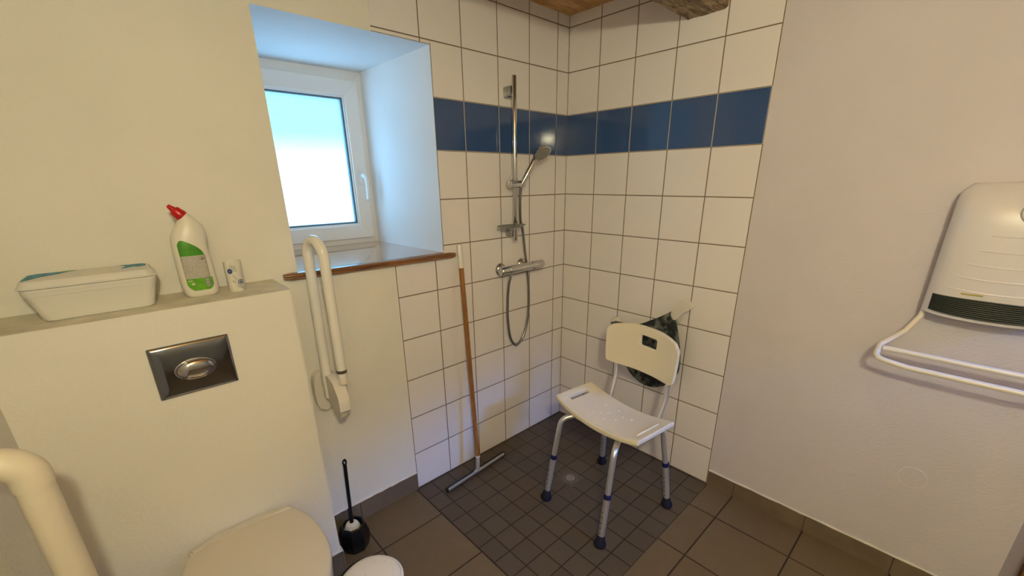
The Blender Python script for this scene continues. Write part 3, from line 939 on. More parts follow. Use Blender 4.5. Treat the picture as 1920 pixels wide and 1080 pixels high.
# pedal bin at the bottom edge
cbx, cby = -1.574, -0.556
bn = thing('pedal_bin', 'small round white bin with a speckled lid beside the toilet', 'bin', (cbx, cby, 0))
b = nb(); lathe(b, [(0, 0.0), (0.090, 0.0), (0.094, 0.004), (0.100, 0.225), (0.103, 0.232), (0.103, 0.243), (0.099, 0.246), (0, 0.246)], (cbx, cby, 0), seg=56)
obj('bin_body', b, M['white_gloss'], bn)
b = nb(); lathe(b, [(0, 0.2465), (0.0945, 0.2465), (0.0955, 0.251), (0.092, 0.256), (0.080, 0.2585), (0.04, 0.2605), (0, 0.261)], (cbx, cby, 0), seg=56)
blid = obj('bin_lid', b, M['white_gloss'], bn, angle=50)
rnd = random.Random(3)
b = nb()
for k in range(16):
    a = rnd.uniform(0, 2 * PI); r_ = rnd.uniform(0.02, 0.085); q = 0.0007 if k else 0.0016
    q = rnd.uniform(0.0006, 0.0014)
    c = Vector((cbx + r_ * math.cos(a), cby + r_ * math.sin(a), 0.2608 - 0.0028 * (r_ / 0.085) ** 2))
    bmesh.ops.create_icosphere(b, subdivisions=1, radius=q, matrix=Matrix.Translation(c))
obj('dirt_specks', b, M['black_rubber'], blid)['kind'] = 'stuff'
b = nb()
pts = []
for k in range(13):
    a = math.radians(78 + 75 * k / 12)
    pts.append((cbx + 0.108 * math.cos(a), cby + 0.108 * math.sin(a), 0.236 + 0.004 * math.sin(k / 12 * PI)))
tube(b, pts, 0.0055, 12)
obj('bin_handle', b, M['black'], bn)

# floor drain
dc = (-0.4752, -0.4925)
dr = thing('floor_drain', 'small round shower drain with a ring of holes near the chair', 'drain', (dc[0], dc[1], 0.0015))
b = nb(); box(b, (dc[0] - 0.052, dc[1] - 0.052, 0.0010), (dc[0] + 0.052, dc[1] + 0.052, 0.0028), 0.001, 1)
obj('drain_surround', b, mat('drain_tile', (0.100, 0.081, 0.064), 0.55, vary=0.15, vscale=30), dr)
b = nb(); lathe(b, [(0.0345, 0), (0.0365, 0.0012), (0.0255, 0.0016), (0.0255, 0)], (dc[0], dc[1], 0.0024), seg=40, cap=False)
lathe(b, [(0, 0.0), (0.0255, 0.0), (0.0250, 0.0022), (0, 0.0024)], (dc[0], dc[1], 0.0024), seg=40)
obj('drain_plate', b, mat('drain_metal', (0.24, 0.21, 0.17), 0.5), dr)
b = nb()
for k in range(30):
    a = 2 * PI * k / 30
    lathe(b, [(0.0, 0.0), (0.0029, 0.0), (0.0029, 0.0026), (0, 0.0026)], (dc[0] + 0.0300 * math.cos(a), dc[1] + 0.0300 * math.sin(a), 0.0020), seg=8)
o = obj('drain_holes', b, M['black_rubber'], dr)

# ================================================================== LOOSE THINGS
# floor squeegee leaning on the tiles
sq = thing('floor_squeegee', 'floor squeegee with a brown wooden handle leaning on the tiles', 'squeegee', (-0.80, -0.125, 0.0015))
e0, e1 = Vector((-1.004, -0.142, 0.016)), Vector((-0.602, -0.113, 0.016))
dd = (e1 - e0).normalized(); pn = Vector((-dd.y, dd.x, 0))
b = nb()
def sqp(t_, s_, z): return e0 + (e1 - e0) * t_ + pn * s_ + Vector((0, 0, z))
pr = [(-0.009, 0.014), (-0.010, 0.006), (-0.006, 0.0), (0.004, 0.0), (0.006, 0.006), (0.002, 0.013), (-0.004, 0.016)]
loft(b, [[sqp(t_, s_, z) for s_, z in pr] for t_ in (0.0, 1.0)])
obj('squeegee_bar', b, M['galv'], sq, angle=50)
b = nb()
pr = [(0.004, -0.0140), (0.0085, -0.0140), (0.0165, 0.004), (0.0150, 0.013), (0.0085, 0.018), (0.0035, 0.010)]
loft(b, [[sqp(t_, s_, z) for s_, z in pr] for t_ in (-0.006, 1.006)])
for tt in (-0.004, 0.996):
    box(b, tuple(sqp(tt, -0.002, 0.007) - Vector((0.004, 0.009, 0.010))), tuple(sqp(tt, 0.002, 0.007) + Vector((0.004, 0.009, 0.010))), 0.003)
obj('rubber_blade', b, M['black_rubber'], sq, angle=50)
HT = Vector((-0.7655, -0.0185, 1.202)); HBm = Vector((-0.7905, -0.118, 0.085)); SO = Vector((-0.803, -0.127, 0.026))
b = nb()
tube(b, fillet([tuple(SO), tuple(SO + Vector((0.004, 0.001, 0.028))), tuple(HBm), tuple(HBm + (HT - HBm) * 0.018)], 0.03), [0.0075] * 9 + [0.009] * 5 + [0.0125] * 50 if False else 0.0105, 16)
for s_ in (-1, 1):
    tube(b, fillet([tuple(SO + dd * 0.030 * s_ + Vector((0, 0, -0.004))), tuple(SO + Vector((0, 0, 0.010))), tuple(SO + Vector((0.003, 0, 0.035)))], 0.012), 0.0055, 12)
obj('handle_socket', b, M['galv'], sq)
b = nb()
dh = (HT - HBm).normalized()
tube(b, [HBm + dh * 0.016, HT - dh * 0.105], 0.0118, 20)
obj('wooden_handle', b, M['stick'], sq)
b = nb(); tube(b, [HBm + dh * 0.012, HBm + dh * 0.022], 0.0126, 20)
obj('white_collar', b, M['white_gloss'], sq)
b = nb(); tube(b, [HT - dh * 0.110, HT - dh * 0.008, HT - dh * 0.002, HT], [0.0128, 0.0125, 0.0105, 0.006], 20)
obj('hanging_cap', b, M['white_gloss'], sq)

# shower chair
TH = 0.121
ch = thing('shower_chair', 'white plastic shower chair with aluminium legs on the shower floor', 'chair', (-0.487, -0.707, 0.0015), PI - TH)
# own coordinates: +x = front, y = -(side towards the window wall)
def C3(u, v, z): return Vector((u, -v, z))
def grid_shell(us, vs, fn, thick, hole=None, lv=2):
    bm_ = nb()
    T = [[bm_.verts.new(fn(u, v, 0)) for v in vs] for u in us]
    B = [[bm_.verts.new(fn(u, v, thick)) for v in vs] for u in us]
    def isin(i, j): return 0 <= i < len(us) - 1 and 0 <= j < len(vs) - 1 and not (hole and hole(0.5 * (us[i] + us[i + 1]), 0.5 * (vs[j] + vs[j + 1])))
    for i in range(len(us) - 1):
        for j in range(len(vs) - 1):
            if not isin(i, j): continue
            bm_.faces.new((T[i][j], T[i + 1][j], T[i + 1][j + 1], T[i][j + 1]))
            bm_.faces.new((B[i][j], B[i][j + 1], B[i + 1][j + 1], B[i + 1][j]))
            for (di, dj, a, c) in ((-1, 0, (i, j), (i, j + 1)), (1, 0, (i + 1, j), (i + 1, j + 1)), (0, -1, (i, j), (i + 1, j)), (0, 1, (i, j + 1), (i + 1, j + 1))):
                if not isin(i + di, j + dj):
                    bm_.faces.new((T[a[0]][a[1]], T[c[0]][c[1]], B[c[0]][c[1]], B[a[0]][a[1]]))
    return bm_
us = [-0.142, -0.134, -0.115, -0.082, -0.076, -0.070, -0.015, 0.045, 0.051, 0.057, 0.085, 0.104, 0.112]
vs = [-0.243, -0.236, -0.220, -0.200, -0.17, -0.12, -0.06, 0.0, 0.06, 0.12, 0.165, 0.182, 0.187, 0.192, 0.207, 0.212, 0.217, 0.236, 0.243]
def seat_fn(u, v, k):
    z = 0.5075 - 0.040 * (1 - (abs(v) / 0.243) ** 2.0)
    # side flanks thinner towards the ends, corners pulled in a little
    cu = -0.015 + (u + 0.015) * (1 - 0.06 * (abs(v) / 0.243) ** 6)
    rim = 0.004 if (abs(v) > 0.21 or u > 0.10 or u < -0.13) else 0.0
    return C3(cu, v, z + (rim * 0.6 if k == 0 else -k))
b = grid_shell(us, vs, seat_fn, 0.022, lambda u, v: -0.076 < u < 0.051 and 0.187 < v < 0.212)
seat = obj('chair_seat', b, M['chair_white'], ch, world=False, angle=60)
subsurf(seat, 3)
# moulded ridge on the seat's other end and the water holes' rims
b = nb()
def sz(v): return 0.5075 - 0.040 * (1 - (abs(v) / 0.243) ** 2.0)
tube(b, [C3(-0.085, -0.2, sz(0.2) + 0.001), C3(-0.075, -0.2, sz(0.2) + 0.0022), C3(0.05, -0.2, sz(0.2) + 0.0022), C3(0.06, -0.2, sz(0.2) + 0.001)], [0.001, 0.004, 0.004, 0.001], 10)
tube(b, [C3(0.085, 0.14, sz(0.14) + 0.0005), C3(0.09, 0.05, sz(0.05) + 0.001), C3(0.09, -0.05, sz(0.05) + 0.001), C3(0.085, -0.15, sz(0.15) + 0.0008)], [0.001, 0.0028, 0.0028, 0.001], 8)
obj('seat_ridge', b, M['chair_white'], seat, world=False)
for (u, v) in [(-0.06, 0.075), (-0.075, 0.005), (-0.04, -0.05), (-0.01, 0.09), (-0.02, 0.02), (0.0, -0.04), (0.03, 0.07), (0.035, 0.0), (0.035, -0.055), (-0.05, -0.09), (0.005, 0.045)]:
    b = nb()
    lathe(b, [(0.0065, 0.0), (0.0055, 0.0018), (0.0035, 0.0016), (0.003, -0.001), (0, -0.001)], C3(u, v, sz(v) + 0.0005), seg=14, cap=False)
    obj('drain_bump', b, M['chair_white'], seat, world=False)
# backrest
bz = [0.629, 0.636, 0.645, 0.660, 0.70, 0.735, 0.742, 0.752, 0.762, 0.775, 0.785, 0.795, 0.808, 0.818, 0.824]
bv = [-0.199, -0.192, -0.182, -0.168, -0.13, -0.09, -0.076, -0.066, -0.056, 0.013, 0.023, 0.033, 0.06, 0.11, 0.168, 0.182, 0.192, 0.199]
def back_fn(z, v, k):
    f = (z - 0.629) / 0.195
    a = abs(v) / 0.199
    zz = z + 0.026 * f * (1 - a ** 2.2) - 0.0 * (1 - f)
    vv = v * (0.965 + 0.035 * f)
    g = abs(2 * f - 1)
    cp = (a ** 9) * (g ** 7)
    vv *= 1 - 0.085 * cp
    zz -= (1 if f > 0.5 else -1) * 0.017 * cp
    u = -0.205 - 0.006 * f + 0.040 * a ** 2
    return C3(u - k, vv, zz)
b = grid_shell(bz, bv, back_fn, 0.020, lambda z, v: 0.742 < z < 0.785 and -0.066 < v < 0.023)
bk = obj('chair_backrest', b, M['chair_white'], ch, world=False, angle=60)
subsurf(bk, 3)
# legs: four telescopic legs
def leg(pts, foot, rad=0.0125):
    b_ = nb()
    tube(b_, pts, rad, 20)
    lg = obj('chair_leg', b_, M['alu'], ch, world=False)
    f0 = Vector(pts[0]); f1 = Vector(pts[1]); ax_ = (f1 - f0).normalized()
    b_ = nb(); lathe(b_, [(0.0, -0.002), (0.0245, -0.002), (0.0262, 0.004), (0.0250, 0.016), (0.0185, 0.030), (0.0175, 0.046), (0.0160, 0.049), (0.0, 0.049)], f0, ax_, 24)
    obj('rubber_foot', b_, M['rubber'], lg, world=False)
    b_ = nb(); c0 = f0 + ax_ * COLH
    tube(b_, [c0, c0 + ax_ * 0.004, c0 + ax_ * 0.018, c0 + ax_ * 0.022], [0.0148, 0.0162, 0.0162, 0.0150], 20)
    obj('blue_collar', b_, M['navy'], lg, world=False)
    b_ = nb(); tube(b_, [f0 + ax_ * 0.03, c0], rad + 0.0020, 20)
    obj('outer_tube', b_, M['alu'], lg, world=False)
    b_ = nb()
    side_ = Vector((1, 0, 0)) if foot > 0 else Vector((1, 0.0, 0))
    for k in range(5):
        c = f0 + ax_ * (0.065 + 0.025 * k) + side_ * (rad + 0.0019)
        bmesh.ops.create_uvsphere(b_, u_segments=10, v_segments=6, radius=0.0026, matrix=Matrix.Translation(c))
    obj('adjust_holes', b_, M['black_rubber'], lg, world=False)
    return lg
COLH = 0.222
for s in (1, -1):
    leg(fillet([C3(0.212, s * 0.178, 0.002), C3(0.178, s * 0.170, 0.21), C3(0.140, s * 0.160, 0.432), C3(0.03, s * 0.10, 0.450), C3(-0.08, s * 0.05, 0.450)], 0.05), 1)
for s in (1, -1):
    leg(fillet([C3(-0.216, s * 0.208, 0.002), C3(-0.20, s * 0.190, 0.20), C3(-0.175, s * 0.165, 0.430), C3(-0.05, s * 0.14, 0.440), C3(0.07, s * 0.10, 0.440)], 0.05), -1)
for s in (1, -1):
    b = nb(); tube(b, fillet([C3(0.02, s * 0.135, 0.438), C3(-0.165, s * 0.140, 0.446), C3(-0.205, s * 0.145, 0.56), C3(-0.2115, s * 0.148, 0.78)], [0, 0.03, 0.05, 0]), 0.0118, 18)
    obj('back_tube', b, M['alu'], ch, world=False)

# grab rail on the right-hand wall with the dark bath mat hung over it
gr = thing('wall_grab_handle', 'white slanted grab handle on the tiles behind the shower chair', 'grab handle', (0.0, -0.60, 0.74))
for y_, z_ in ((-0.402, 0.730), (-0.735, 0.840)):
    b = nb()
    lathe(b, [(0, 0), (0.030, 0.0), (0.034, 0.004), (0.030, 0.016), (0.022, 0.022), (0, 0.022)], (-0.0025, y_, z_), (-1, 0, 0), 30)
    obj('wall_rose', b, M['cream'], gr)
b = nb()
tube(b, fillet([(-0.012, -0.402, 0.725), (-0.050, -0.402, 0.715), (-0.050, -0.735, 0.825), (-0.012, -0.735, 0.838)], 0.03), 0.015, 20)
obj('grab_tube', b, M['cream'], gr)
b = nb()
pout = smooth_outline([(-0.744, 0.876), (-0.766, 0.914), (-0.793, 0.950), (-0.812, 0.960), (-0.838, 0.950), (-0.850, 0.930), (-0.830, 0.908), (-0.802, 0.886), (-0.777, 0.852), (-0.757, 0.845)], 4)
prism(b, pout, lambda a, c, d: (-0.066 + d - 0.18 * (c - 0.85), a, c), 0.0, -0.016, 0.006, 3)
obj('handle_paddle', b, M['cream'], gr)

mt, t, pb = base_mat('dark_bath_mat')
tcn = t.nodes.new('ShaderNodeTexCoord'); mu = t.nodes.new('ShaderNodeTexNoise'); mu.inputs['Scale'].default_value = 22; mu.inputs['Detail'].default_value = 6
t.links.new(tcn.outputs['Object'], mu.inputs['Vector'])
t.links.new(mixc(t, ramp_mask(t, mu.outputs[0], 0.42, 0.66), (0.008, 0.013, 0.014), (0.17, 0.19, 0.165)), pb.inputs['Base Color'])
pb.inputs['Roughness'].default_value = 0.5
noise_bump(t, pb, 160, 0.5, 0.002)
M['mat'] = mt
bmt = thing('bath_mat', 'dark mottled rubber bath mat hanging behind the chair backrest', 'mat', (-0.05, -0.66, 0.44))
b = nb()
mo_ = [(-0.4100, 0.750), (-0.44, 0.7650), (-0.490, 0.7680), (-0.5377, 0.7610), (-0.600, 0.7900), (-0.68, 0.838), (-0.742, 0.8815), (-0.7555, 0.8790), (-0.7697, 0.845), (-0.787, 0.79), (-0.8033, 0.7261), (-0.8110, 0.67), (-0.8129, 0.6267), (-0.8058, 0.5775), (-0.785, 0.530), (-0.7349, 0.4756), (-0.70, 0.455), (-0.6652, 0.4426), (-0.63, 0.4430), (-0.5985, 0.451), (-0.565, 0.4690), (-0.5356, 0.4927), (-0.50, 0.540), (-0.47, 0.61), (-0.44, 0.69)]
cy_, cz_ = -0.64, 0.64
def matx(y, z):
    return -0.079 - 0.010 * math.sin(14 * y + 3) * 0.6 + 0.035 * max(0, (0.72 - z) / 0.3)
rg = []
for f in (1.0, 0.985, 0.8, 0.55, 0.3, 0.08):
    rg.append([(matx(cy_ + (y - cy_) * f, cz_ + (z - cz_) * f) - (0.0015 if f < 1 else 0), cy_ + (y - cy_) * f, cz_ + (z - cz_) * f) for y, z in mo_])
bk_ = [[(x + (0.005 if i else 0.003), y, z) for x, y, z in q] for i, q in enumerate(rg)]
loft(b, list(reversed(rg)) + bk_)
mo = obj('mat_sheet', b, M['mat'], bmt, angle=60)
for (y, z) in [(-0.735, 0.845), (-0.712, 0.808), (-0.762, 0.79), (-0.66, 0.80), (-0.70, 0.76), (-0.775, 0.74), (-0.64, 0.76), (-0.60, 0.745), (-0.58, 0.505), (-0.62, 0.475), (-0.665, 0.49), (-0.71, 0.485), (-0.75, 0.52), (-0.59, 0.545), (-0.64, 0.53), (-0.70, 0.53), (-0.76, 0.70), (-0.67, 0.71)]:
    b = nb()
    lathe(b, [(0.0105, -0.001), (0.0105, 0.004), (0.0085, 0.006), (0.004, 0.003), (0, 0.0025)], (matx(y, z) - 0.001, y, z), (-1, 0, 0), 16, cap=False)
    obj('suction_cup', b, M['black_rubber'], mo)

# wall heater with towel rail
ht = thing('towel_heater', 'white fan heater with black grille and towel rail on the right wall', 'heater', (0.0, -1.73, 1.06))
HC = -1.7275
def hw(z):
    t_ = (z - 1.075) / (1.452 - 1.075)
    return 0.146 - 0.006 * t_ - 0.010 * max(0, t_ - 0.93) / 0.07
b = nb()
zs = [1.072, 1.080, 1.10, 1.15, 1.20, 1.26, 1.32, 1.37, 1.41, 1.435, 1.449, 1.456]
def hprof(z):
    w_ = hw(z)
    t_ = (z - 1.072) / 0.384
    dep = 0.118 + 0.012 * math.sin(PI * min(1, t_ * 0.9)) - 0.055 * max(0, (t_ - 0.80) / 0.20) ** 2
    if t_ < 0.03: dep -= 0.01
    if t_ > 0.93: w_ -= 0.014 * ((t_ - 0.93) / 0.07) ** 2
    pts_ = []
    n_ = 28
    pts_.append((0.0, HC + w_)); pts_.append((-0.035, HC + w_))
    for k in range(n_ + 1):
        a = k / n_
        # super-ellipse front
        th_ = PI * a
        c = math.cos(th_); s__ = math.sin(th_)
        yy = HC + w_ * (abs(c) ** 0.62) * (1 if c >= 0 else -1)
        xx = -0.035 - (dep - 0.035) * (s__ ** 0.55)
        pts_.append((xx, yy))
    pts_.append((-0.035, HC - w_)); pts_.append((0.0, HC - w_))
    # arched top and sagging bottom edge
    out2 = []
    for x, y in pts_:
        q = ((y - HC) / 0.146) ** 2
        dz = 0.0
        if t_ > 0.85: dz = 0.007 * (1 - q) * (t_ - 0.85) / 0.15
        if t_ < 0.06: dz = -0.010 * (1 - q)
        out2.append((min(x, -0.0005), y, z + dz))
    return out2
loft(b, [hprof(z) for z in zs])
hbod = obj('heater_body', b, M['heater'], ht, angle=50)
def hx(y, z, off=0.0):
    t_ = (z - 1.072) / 0.384
    w_ = hw(z)
    dep = 0.118 + 0.012 * math.sin(PI * min(1, t_ * 0.9)) - 0.055 * max(0, (t_ - 0.80) / 0.20) ** 2
    c = min(0.999, abs(y - HC) / w_) ** (1 / 0.62)
    s__ = math.sqrt(1 - c * c)
    return -0.035 - (dep - 0.035) * (s__ ** 0.55) - off
def arcbar(b_, z, y0, y1, r, off, n_=16, sag=0.0):
    pts_ = []
    for k in range(n_ + 1):
        y = y0 + (y1 - y0) * k / n_
        q = 1 - ((y - HC) / 0.13) ** 2
        zz = z - sag * q
        pts_.append((hx(y, zz, off), y, zz))
    tube(b_, pts_, [0.0004] + [r] * (n_ - 1) + [0.0004], 8)
b = nb()
# dark recess following the body's front
n_ = 24
rows = []
for j in range(5):
    row = []
    for k in range(n_ + 1):
        y = HC + 0.128 - 0.256 * k / n_
        q = 1 - ((y - HC) / 0.128) ** 2
        z = (1.083 - 0.009 * q) + (1.134 - 0.001 * q - (1.083 - 0.009 * q)) * j / 4
        row.append((hx(y, z, 0.0012), y, z))
    rows.append(row)
V1 = [[b.verts.new(p) for p in r_] for r_ in rows]; V2 = [[b.verts.new((p[0] + 0.006, p[1], p[2])) for p in r_] for r_ in rows]
for j in range(4):
    for k in range(n_):
        b.faces.new((V1[j][k], V1[j][k + 1], V1[j + 1][k + 1], V1[j + 1][k])); b.faces.new((V2[j][k], V2[j][k + 1], V2[j + 1][k + 1], V2[j + 1][k]))
for k in range(n_):
    b.faces.new((V1[0][k], V1[0][k + 1], V2[0][k + 1], V2[0][k])); b.faces.new((V1[4][k], V1[4][k + 1], V2[4][k + 1], V2[4][k]))
for j in range(4):
    b.faces.new((V1[j][0], V1[j + 1][0], V2[j + 1][0], V2[j][0])); b.faces.new((V1[j][n_], V1[j + 1][n_], V2[j + 1][n_], V2[j][n_]))
gm = obj('air_grille', b, M['grille'], ht)
b = nb()
for j in range(10):
    f = (j + 0.5) / 10
    arcbar(b, 1.083 + 0.051 * f, HC + 0.126, HC - 0.126, 0.0017, 0.0022, 20, 0.009 * (1 - f))
obj('grille_slats', b, mat('grille_slat', (0.022, 0.030, 0.025), 0.5), gm)
b = nb()
for z, hw_ in ((1.165, 0.105), (1.203, 0.092), (1.243, 0.078), (1.286, 0.064), (1.330, 0.048)):
    arcbar(b, z, HC + hw_, HC - hw_, 0.0030, -0.0014, 24, 0.012)
obj('moulded_ribs', b, M['heater'], hbod)
b = nb()
pts_ = [(hx(HC + 0.022 + 0.046 * k / 6, 1.147, 0.0008), HC + 0.022 + 0.046 * k / 6, 1.147) for k in range(7)]
tube(b, pts_, [0.0005] + [0.0026] * 5 + [0.0005], 8, ry=0.0024)
obj('badge', b, M['yellow'], ht)
b = nb()
lathe(b, [(0, -0.01), (0.030, -0.01), (0.030, 0.002), (0.028, 0.004), (0.0, 0.005)], (hx(HC - 0.024, 1.385, 0), HC - 0.024, 1.385), (-1, 0, 0), 36)
dial = obj('control_dial', b, M['heater'], ht)
b = nb()
lathe(b, [(0.030, 0.000), (0.033, 0.000), (0.033, 0.0028), (0.030, 0.0028)], (hx(HC - 0.024, 1.385, 0), HC - 0.024, 1.385), (-1, 0, 0), 36, cap=False)
obj('dial_ring', b, M['grey'], dial)
# rail: an arm from each side of the body, a front bar and a second bar behind it
YA, YZ = -1.516, -1.939
b = nb()
tube(b, fillet([(-0.045, -1.592, 1.078), (-0.055, -1.588, 1.045), (-0.085, -1.562, 0.992), (-0.135, YA, 0.948), (-0.190, YA + 0.002, 0.917), (-0.190, -1.60, 0.906), (-0.190, HC, 0.906), (-0.190, -1.855, 0.906), (-0.190, YZ, 0.917), (-0.135, YZ, 0.948), (-0.085, -1.893, 0.992), (-0.055, -1.867, 1.045), (-0.045, -1.863, 1.078)], [0, .03, .03, .03, .03, .03, 0, .03, .03, .03, .03, .03, 0]), 0.0085, 18)
obj('towel_rail', b, M['cream'], ht)
b = nb(); tube(b, [(-0.150, YA - 0.010, 0.9430), (-0.150, YA - 0.02, 0.9425), (-0.150, YZ + 0.02, 0.9425), (-0.150, YZ + 0.010, 0.943)], 0.0085, 18)
obj('rear_rail', b, M['cream'], ht)

# painted round cover on the right wall
b = nb(); lathe(b, [(0, 0), (0.041, 0.0), (0.0405, 0.0009), (0.0395, 0.0003), (0.0385, 0.0011), (0, 0.0011)], (0.0, -1.699, 0.4365), (-1, 0, 0), 40)
tag(obj('round_wall_cover', b, M['plaster_right'], angle=30), 'round painted-over cover low on the right wall', 'wall cover')

# ------------------------------------------------------------------ things on the cistern ledge
tubr = thing('plastic_tub', 'white lidded plastic tub with torn teal sticker at the ledge\'s left end', 'tub', (-1.99, -0.085, BZ))
def tubring(z, f, ins=0.0):
    """f = 0 at the foot, 1 at the rim"""
    xl = -2.100 + (-2.122 + 2.100) * f + ins; xr = -1.884 + (-1.866 + 1.884) * f - ins
    yf = -0.146 - 0.012 * f + ins; yb = -0.034 + 0.012 * f - ins
    return [(x, y, z) for x, y in rrect((xl + xr) / 2, (yf + yb) / 2, (xr - xl) / 2, (yb - yf) / 2, 0.022 - ins * 0.5, 6)]
b = nb()
loft(b, [tubring(BZ, 0, 0.006), tubring(BZ + 0.004, 0.02, 0.001), tubring(BZ + 0.0655, 0.76), tubring(BZ + 0.066, 0.76, -0.0016), tubring(BZ + 0.0755, 0.88, -0.0016), tubring(BZ + 0.0758, 0.88, -0.0008), tubring(BZ + 0.0835, 0.96, -0.0008), tubring(BZ + 0.084, 0.96, 0.002)])
obj('tub_body', b, M['tub'], tubr, angle=30)
b = nb()
loft(b, [tubring(BZ + 0.0848, 1.0, 0.0005), tubring(BZ + 0.0852, 1.0, -0.0028), tubring(BZ + 0.0880, 1.0, -0.0028), tubring(BZ + 0.0890, 1.0, -0.0008), tubring(BZ + 0.0995, 1.0, 0.0045), tubring(BZ + 0.1025, 1.0, 0.0075), tubring(BZ + 0.1035, 1.0, 0.012), tubring(BZ + 0.1036, 1.0, 0.03)])
tlid = obj('tub_lid', b, M['tub'], tubr, angle=30)
b = nb()
def patch(o_, z): prism(b, o_, lambda a, c, d: (a, c, d), z, z + 0.0006)
patch([(-1.932, -0.100), (-1.905, -0.078), (-1.896, -0.092), (-1.880, -0.080), (-1.878, -0.050), (-1.888, -0.037), (-1.91, -0.038), (-1.932, -0.036), (-1.920, -0.062)], BZ + 0.1038)
obj('torn_sticker', b, M['teal'], tlid, smooth=False)
b = nb()
patch([(-2.112, -0.140), (-2.096, -0.118), (-2.080, -0.090), (-2.055, -0.074), (-2.035, -0.050), (-2.04, -0.037), (-2.09, -0.037), (-2.106, -0.05)], BZ + 0.1038)
obj('torn_sticker', b, M['teal'], tlid, smooth=False)
b = nb(); patch([(-2.052, -0.050), (-2.035, -0.046), (-2.018, -0.040), (-2.030, -0.034), (-2.046, -0.037)], BZ + 0.1044)
obj('sticker_scrap', b, M['green_s'], tlid, smooth=False)

bt = thing('cleaner_bottle', 'white toilet cleaner bottle with red cap and green label on the ledge', 'bottle', (-1.770, -0.10, BZ))
BYo = -0.092
# (z, left x, right x, half depth)
secs = [(1.1632, -1.803, -1.737, 0.024), (1.1650, -1.808, -1.732, 0.027), (1.175, -1.8125, -1.727, 0.030), (1.195, -1.8165, -1.7255, 0.031), (1.225, -1.8168, -1.7265, 0.031), (1.262, -1.8165, -1.7275, 0.031), (1.290, -1.8160, -1.7310, 0.030),
        (1.308, -1.8158, -1.7315, 0.030), (1.332, -1.8135, -1.7270, 0.029)]
def eline(c, hx_, hy_, tilt=0.0, n_=36, pw=0.8):
    o_ = []
    for k in range(n_):
        a = 2 * PI * k / n_
        cc, ss = math.cos(a), math.sin(a)
        ex = hx_ * abs(cc) ** pw * (1 if cc >= 0 else -1); ey = hy_ * abs(ss) ** pw * (1 if ss >= 0 else -1)
        o_.append((c[0] + ex * math.cos(tilt), c[1] + ey, c[2] + ex * math.sin(tilt)))
    return o_
b = nb()
rg = [eline(((l + r) / 2, BYo, z), (r - l) / 2, d_) for z, l, r, d_ in secs]
ndir = Vector((-0.653, 0, 0.757)).normalized()
nbase = Vector((-1.7718, BYo, 1.3936))
for (lx, lz), (rx, rz), hd_ in (((-1.8105, 1.343), (-1.7258, 1.352), 0.0275), ((-1.8020, 1.358), (-1.7305, 1.367), 0.0245), ((-1.7965, 1.3660), (-1.7375, 1.3775), 0.022), ((-1.7915, 1.372), (-1.7440, 1.386), 0.019), ((-1.7855, 1.3805), (-1.7565, 1.400), 0.0155), ((-1.7830, 1.3850), (-1.7610, 1.4040), 0.0142)):
    c = ((lx + rx) / 2, BYo, (lz + rz) / 2)
    rg.append(eline(c, math.hypot(rx - lx, rz - lz) / 2, hd_, math.atan2(rz - lz, rx - lx), pw=0.9))
loft(b, rg)
body = obj('bottle_body', b, M['bottle'], bt, angle=60)
b = nb()
lathe(b, [(0.0, -0.001), (0.0160, -0.001), (0.0163, 0.002), (0.0138, 0.021), (0.0120, 0.0235), (0.0090, 0.0245), (0.0078, 0.028), (0.0054, 0.038), (0.0040, 0.040), (0, 0.040)], nbase, ndir, 28)
obj('red_cap', b, M['red'], bt)
# printed label with its own flat coordinates
def front_y(x, z, off):
    for (z0_, l0, r0, d0), (z1_, l1, r1, d1) in zip(secs, secs[1:]):
        if z0_ <= z <= z1_:
            f = (z - z0_) / (z1_ - z0_)
            l = l0 + (l1 - l0) * f; r = r0 + (r1 - r0) * f; d_ = d0 + (d1 - d0) * f
            c = min(0.999, abs(x - (l + r) / 2) / ((r - l) / 2)) ** (1 / 0.8)
            return BYo - d_ * (math.sqrt(1 - c * c)) ** 0.8 - off
    return BYo - 0.03
def label_piece(left, right, z0_, z1_, off=0.0006, ny_=10, nx_=14):
    bm_ = nb(); rows_ = []
    for j in range(ny_ + 1):
        z = z0_ + (z1_ - z0_) * j / ny_
        l, r = left(z), right(z)
        rows_.append([bm_.verts.new((l + (r - l) * i / nx_, front_y(l + (r - l) * i / nx_, z, off), z)) for i in range(nx_ + 1)])
    bk2 = [[bm_.verts.new((v.co.x, v.co.y + 0.0005, v.co.z)) for v in rw] for rw in rows_]
    for j in range(ny_):
        for i in range(nx_):
            bm_.faces.new((rows_[j][i], rows_[j][i + 1], rows_[j + 1][i + 1], rows_[j + 1][i]))
            bm_.faces.new((bk2[j][i], bk2[j][i + 1], bk2[j + 1][i + 1], bk2[j + 1][i]))
    for j in range(ny_):
        for i in (0, nx_): bm_.faces.new((rows_[j][i], rows_[j + 1][i], bk2[j + 1][i], bk2[j][i]))
    for i in range(nx_):
        for j in (0, ny_): bm_.faces.new((rows_[j][i], rows_[j][i + 1], bk2[j][i + 1], bk2[j][i]))
    return bm_
def lerp(a, b_, f): return a + (b_ - a) * max(0, min(1, f))
LX0, LX1 = -1.8035, -1.7445
G = mat('label_green', (0.060, 0.27, 0.014), 0.3, vary=0.12, vscale=60)
G2 = mat('label_light_green', (0.12, 0.38, 0.02), 0.3, vary=0.25, vscale=60)
